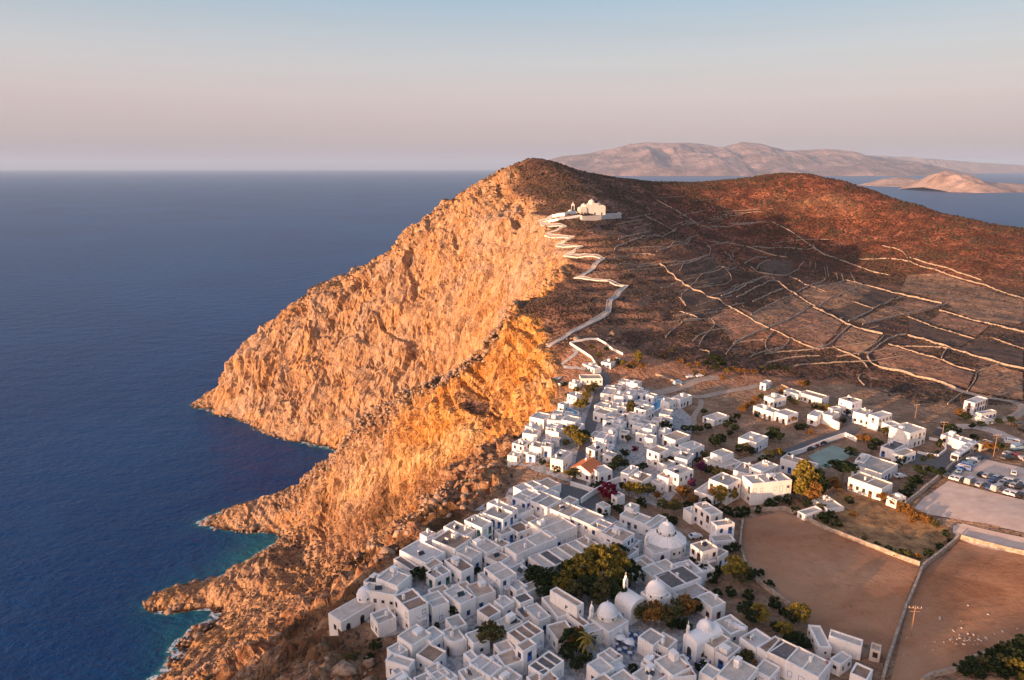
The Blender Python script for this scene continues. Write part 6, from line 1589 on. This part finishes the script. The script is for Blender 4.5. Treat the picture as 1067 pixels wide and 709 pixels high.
# ------------------------------------------------------------------ loose boulders and scrub, too many to count
def blobs(name, pts, sizes, mat, seed, flat=.7, nv=0):
    rg = np.random.default_rng(seed)
    base = []
    for v in range(6):
        bm = bmesh.new(); bmesh.ops.create_icosphere(bm, subdivisions=1, radius=1)
        vs = np.array([q.co[:] for q in bm.verts]); fs = np.array([[q.index for q in f.verts] for f in bm.faces]); bm.free()
        vs = vs*(1+.42*rg.uniform(-1,1,(len(vs),1))); base.append((vs, fs))
    V, F = [], []; k = 0
    for (x, y, z), s in zip(pts, sizes):
        vs, fs = base[rg.integers(6)]; a = rg.uniform(0, 6.28); c, d = math.cos(a), math.sin(a); q = vs*np.array([s*rg.uniform(.7,1.3), s, s*flat*rg.uniform(.7,1.2)])
        q = np.stack([q[:,0]*c-q[:,1]*d+x, q[:,0]*d+q[:,1]*c+y, q[:,2]+z], 1); V.append(q); F.append(fs+k); k += len(q)
    V = np.concatenate(V).astype(np.float32); F = np.concatenate(F).astype(np.int32)
    me = bpy.data.meshes.new(name); me.vertices.add(len(V)); me.vertices.foreach_set('co', V.ravel()); me.loops.add(F.size); me.loops.foreach_set('vertex_index', F.ravel())
    me.polygons.add(len(F)); me.polygons.foreach_set('loop_start', np.arange(0, F.size, 3, dtype=np.int32)); me.update(calc_edges=True); me.materials.append(mat)
    o = bpy.data.objects.new(name, me); COL.objects.link(o); o['kind'] = 'stuff'; return o
def surf(n_, cond, seed):
    """random points on the displaced land where cond(j, i) holds"""
    rg = np.random.default_rng(seed); area = np.outer(np.gradient(GY), np.gradient(GX)); w_ = (area*cond).ravel(); w_ = w_/w_.sum()
    k = rg.choice(w_.size, n_, p=w_); u = rg.uniform(-.5,.5,(2,n_))
    gx2 = np.broadcast_to(np.gradient(GX)[None,:], XX.shape).ravel()[k]; gy2 = np.broadcast_to(np.gradient(GY)[:,None], XX.shape).ravel()[k]
    dx, dy = u[0]*gx2, u[1]*gy2
    return np.stack([PX_.ravel()[k]+dx, PY_.ravel()[k]+dy, PZ_.ravel()[k]+dx*gx1.ravel()[k]*.5+dy*gy1.ravel()[k]*.5], 1)
INV = (YY > 90) & (np.abs(XX) < .82*YY+20)
SCRM, n, l, b = nt('scrub_leaves'); P = n_obj(n)
l.new(rampn(n, l, noise(n, l, .25, 4, .7, P), [(.35,(.020,.017,.011)),(.5,(.042,.030,.018)),(.62,(.085,.052,.027)),(.75,(.13,.078,.04))]), b.inputs['Base Color']); b.inputs['Roughness'].default_value = 1
dens = INV * OPEN * (1-ROCK) * (H > 3) * (YY < 1120) * np.clip(600/np.maximum(YY, 150), .5, 2.5) * (.25+sstep(-.2,.3,fbm(XX/30,YY/30,XX*0,3,301)))
pts = surf(42000, dens, 1); blobs('scrub', pts, RNG.uniform(.3,1.0,len(pts))*np.clip(pts[:,1]/480,.75,1.8), SCRM, 2, .7)
RB = ('rubble'); rub = simple('boulder_rock', (.16,.095,.06), (.40,.28,.19), .6, .95, .5, lo=.4, hi=.6)
low = (sstep(470, 380, YY) * sstep(-5, -40, TD+0*XX) + .7*sstep(0,-12,TD)*(YY < 420))*sstep(1.0,.55,SL)*(sstep(-40,-70,YY-395-.35*(XX+95)))
dens = INV * (H > 2) * (XX < 60) * (YY < 600) * (1-SHELF) * (sstep(15, 4, dsp)*1.6 + low*(.15+sstep(-.1,.35,fbm(XX/22,YY/22,H/30,3,311))))
pts = surf(10000, dens, 3); blobs('rubble', pts, np.random.default_rng(4).gamma(1.6,.34,len(pts))+.2, rub, 5, .75)
dens = INV * (H > 2) * ROCK * (1-SHELF) * sstep(1.15, .5, SL) * sstep(-.05,.3,fbm(XX/26,YY/26,H/30,3,321)) * (XX < 80)
pts = surf(7000, dens, 6); blobs('cliff_scrub', pts, RNG.uniform(.3,1.0,len(pts))*np.clip(pts[:,1]/450,.7,1.6), SCRM, 7, .6)
dens = INV * (H > -2.5) * (H < 2.0) * (XX < -40) * (YY < 950)
pts = surf(700, dens, 8); pts[:,2] = np.clip(pts[:,2], -1, 2); blobs('shore_rocks', pts, np.random.default_rng(9).gamma(2,.6,len(pts))+.3, simple('wet_rock', (.13,.085,.06), (.30,.20,.14), .5, .8, .5), 9, .6)
# scattered stones on the fields
fp = np.array([hit(*p) for p in px(C5, [(880+VR.gauss(0,45), 440+VR.gauss(0,14)) for _ in range(30)] + [(VR.uniform(640,1050), VR.uniform(330,520)) for _ in range(18)])]); fp[:,2] += .2
blobs('field_stones', fp, RNG.uniform(.12,.34,len(fp)), simple('pale_stone', (.36,.31,.27), (.50,.45,.40)), 12, .7)
finish_labels()
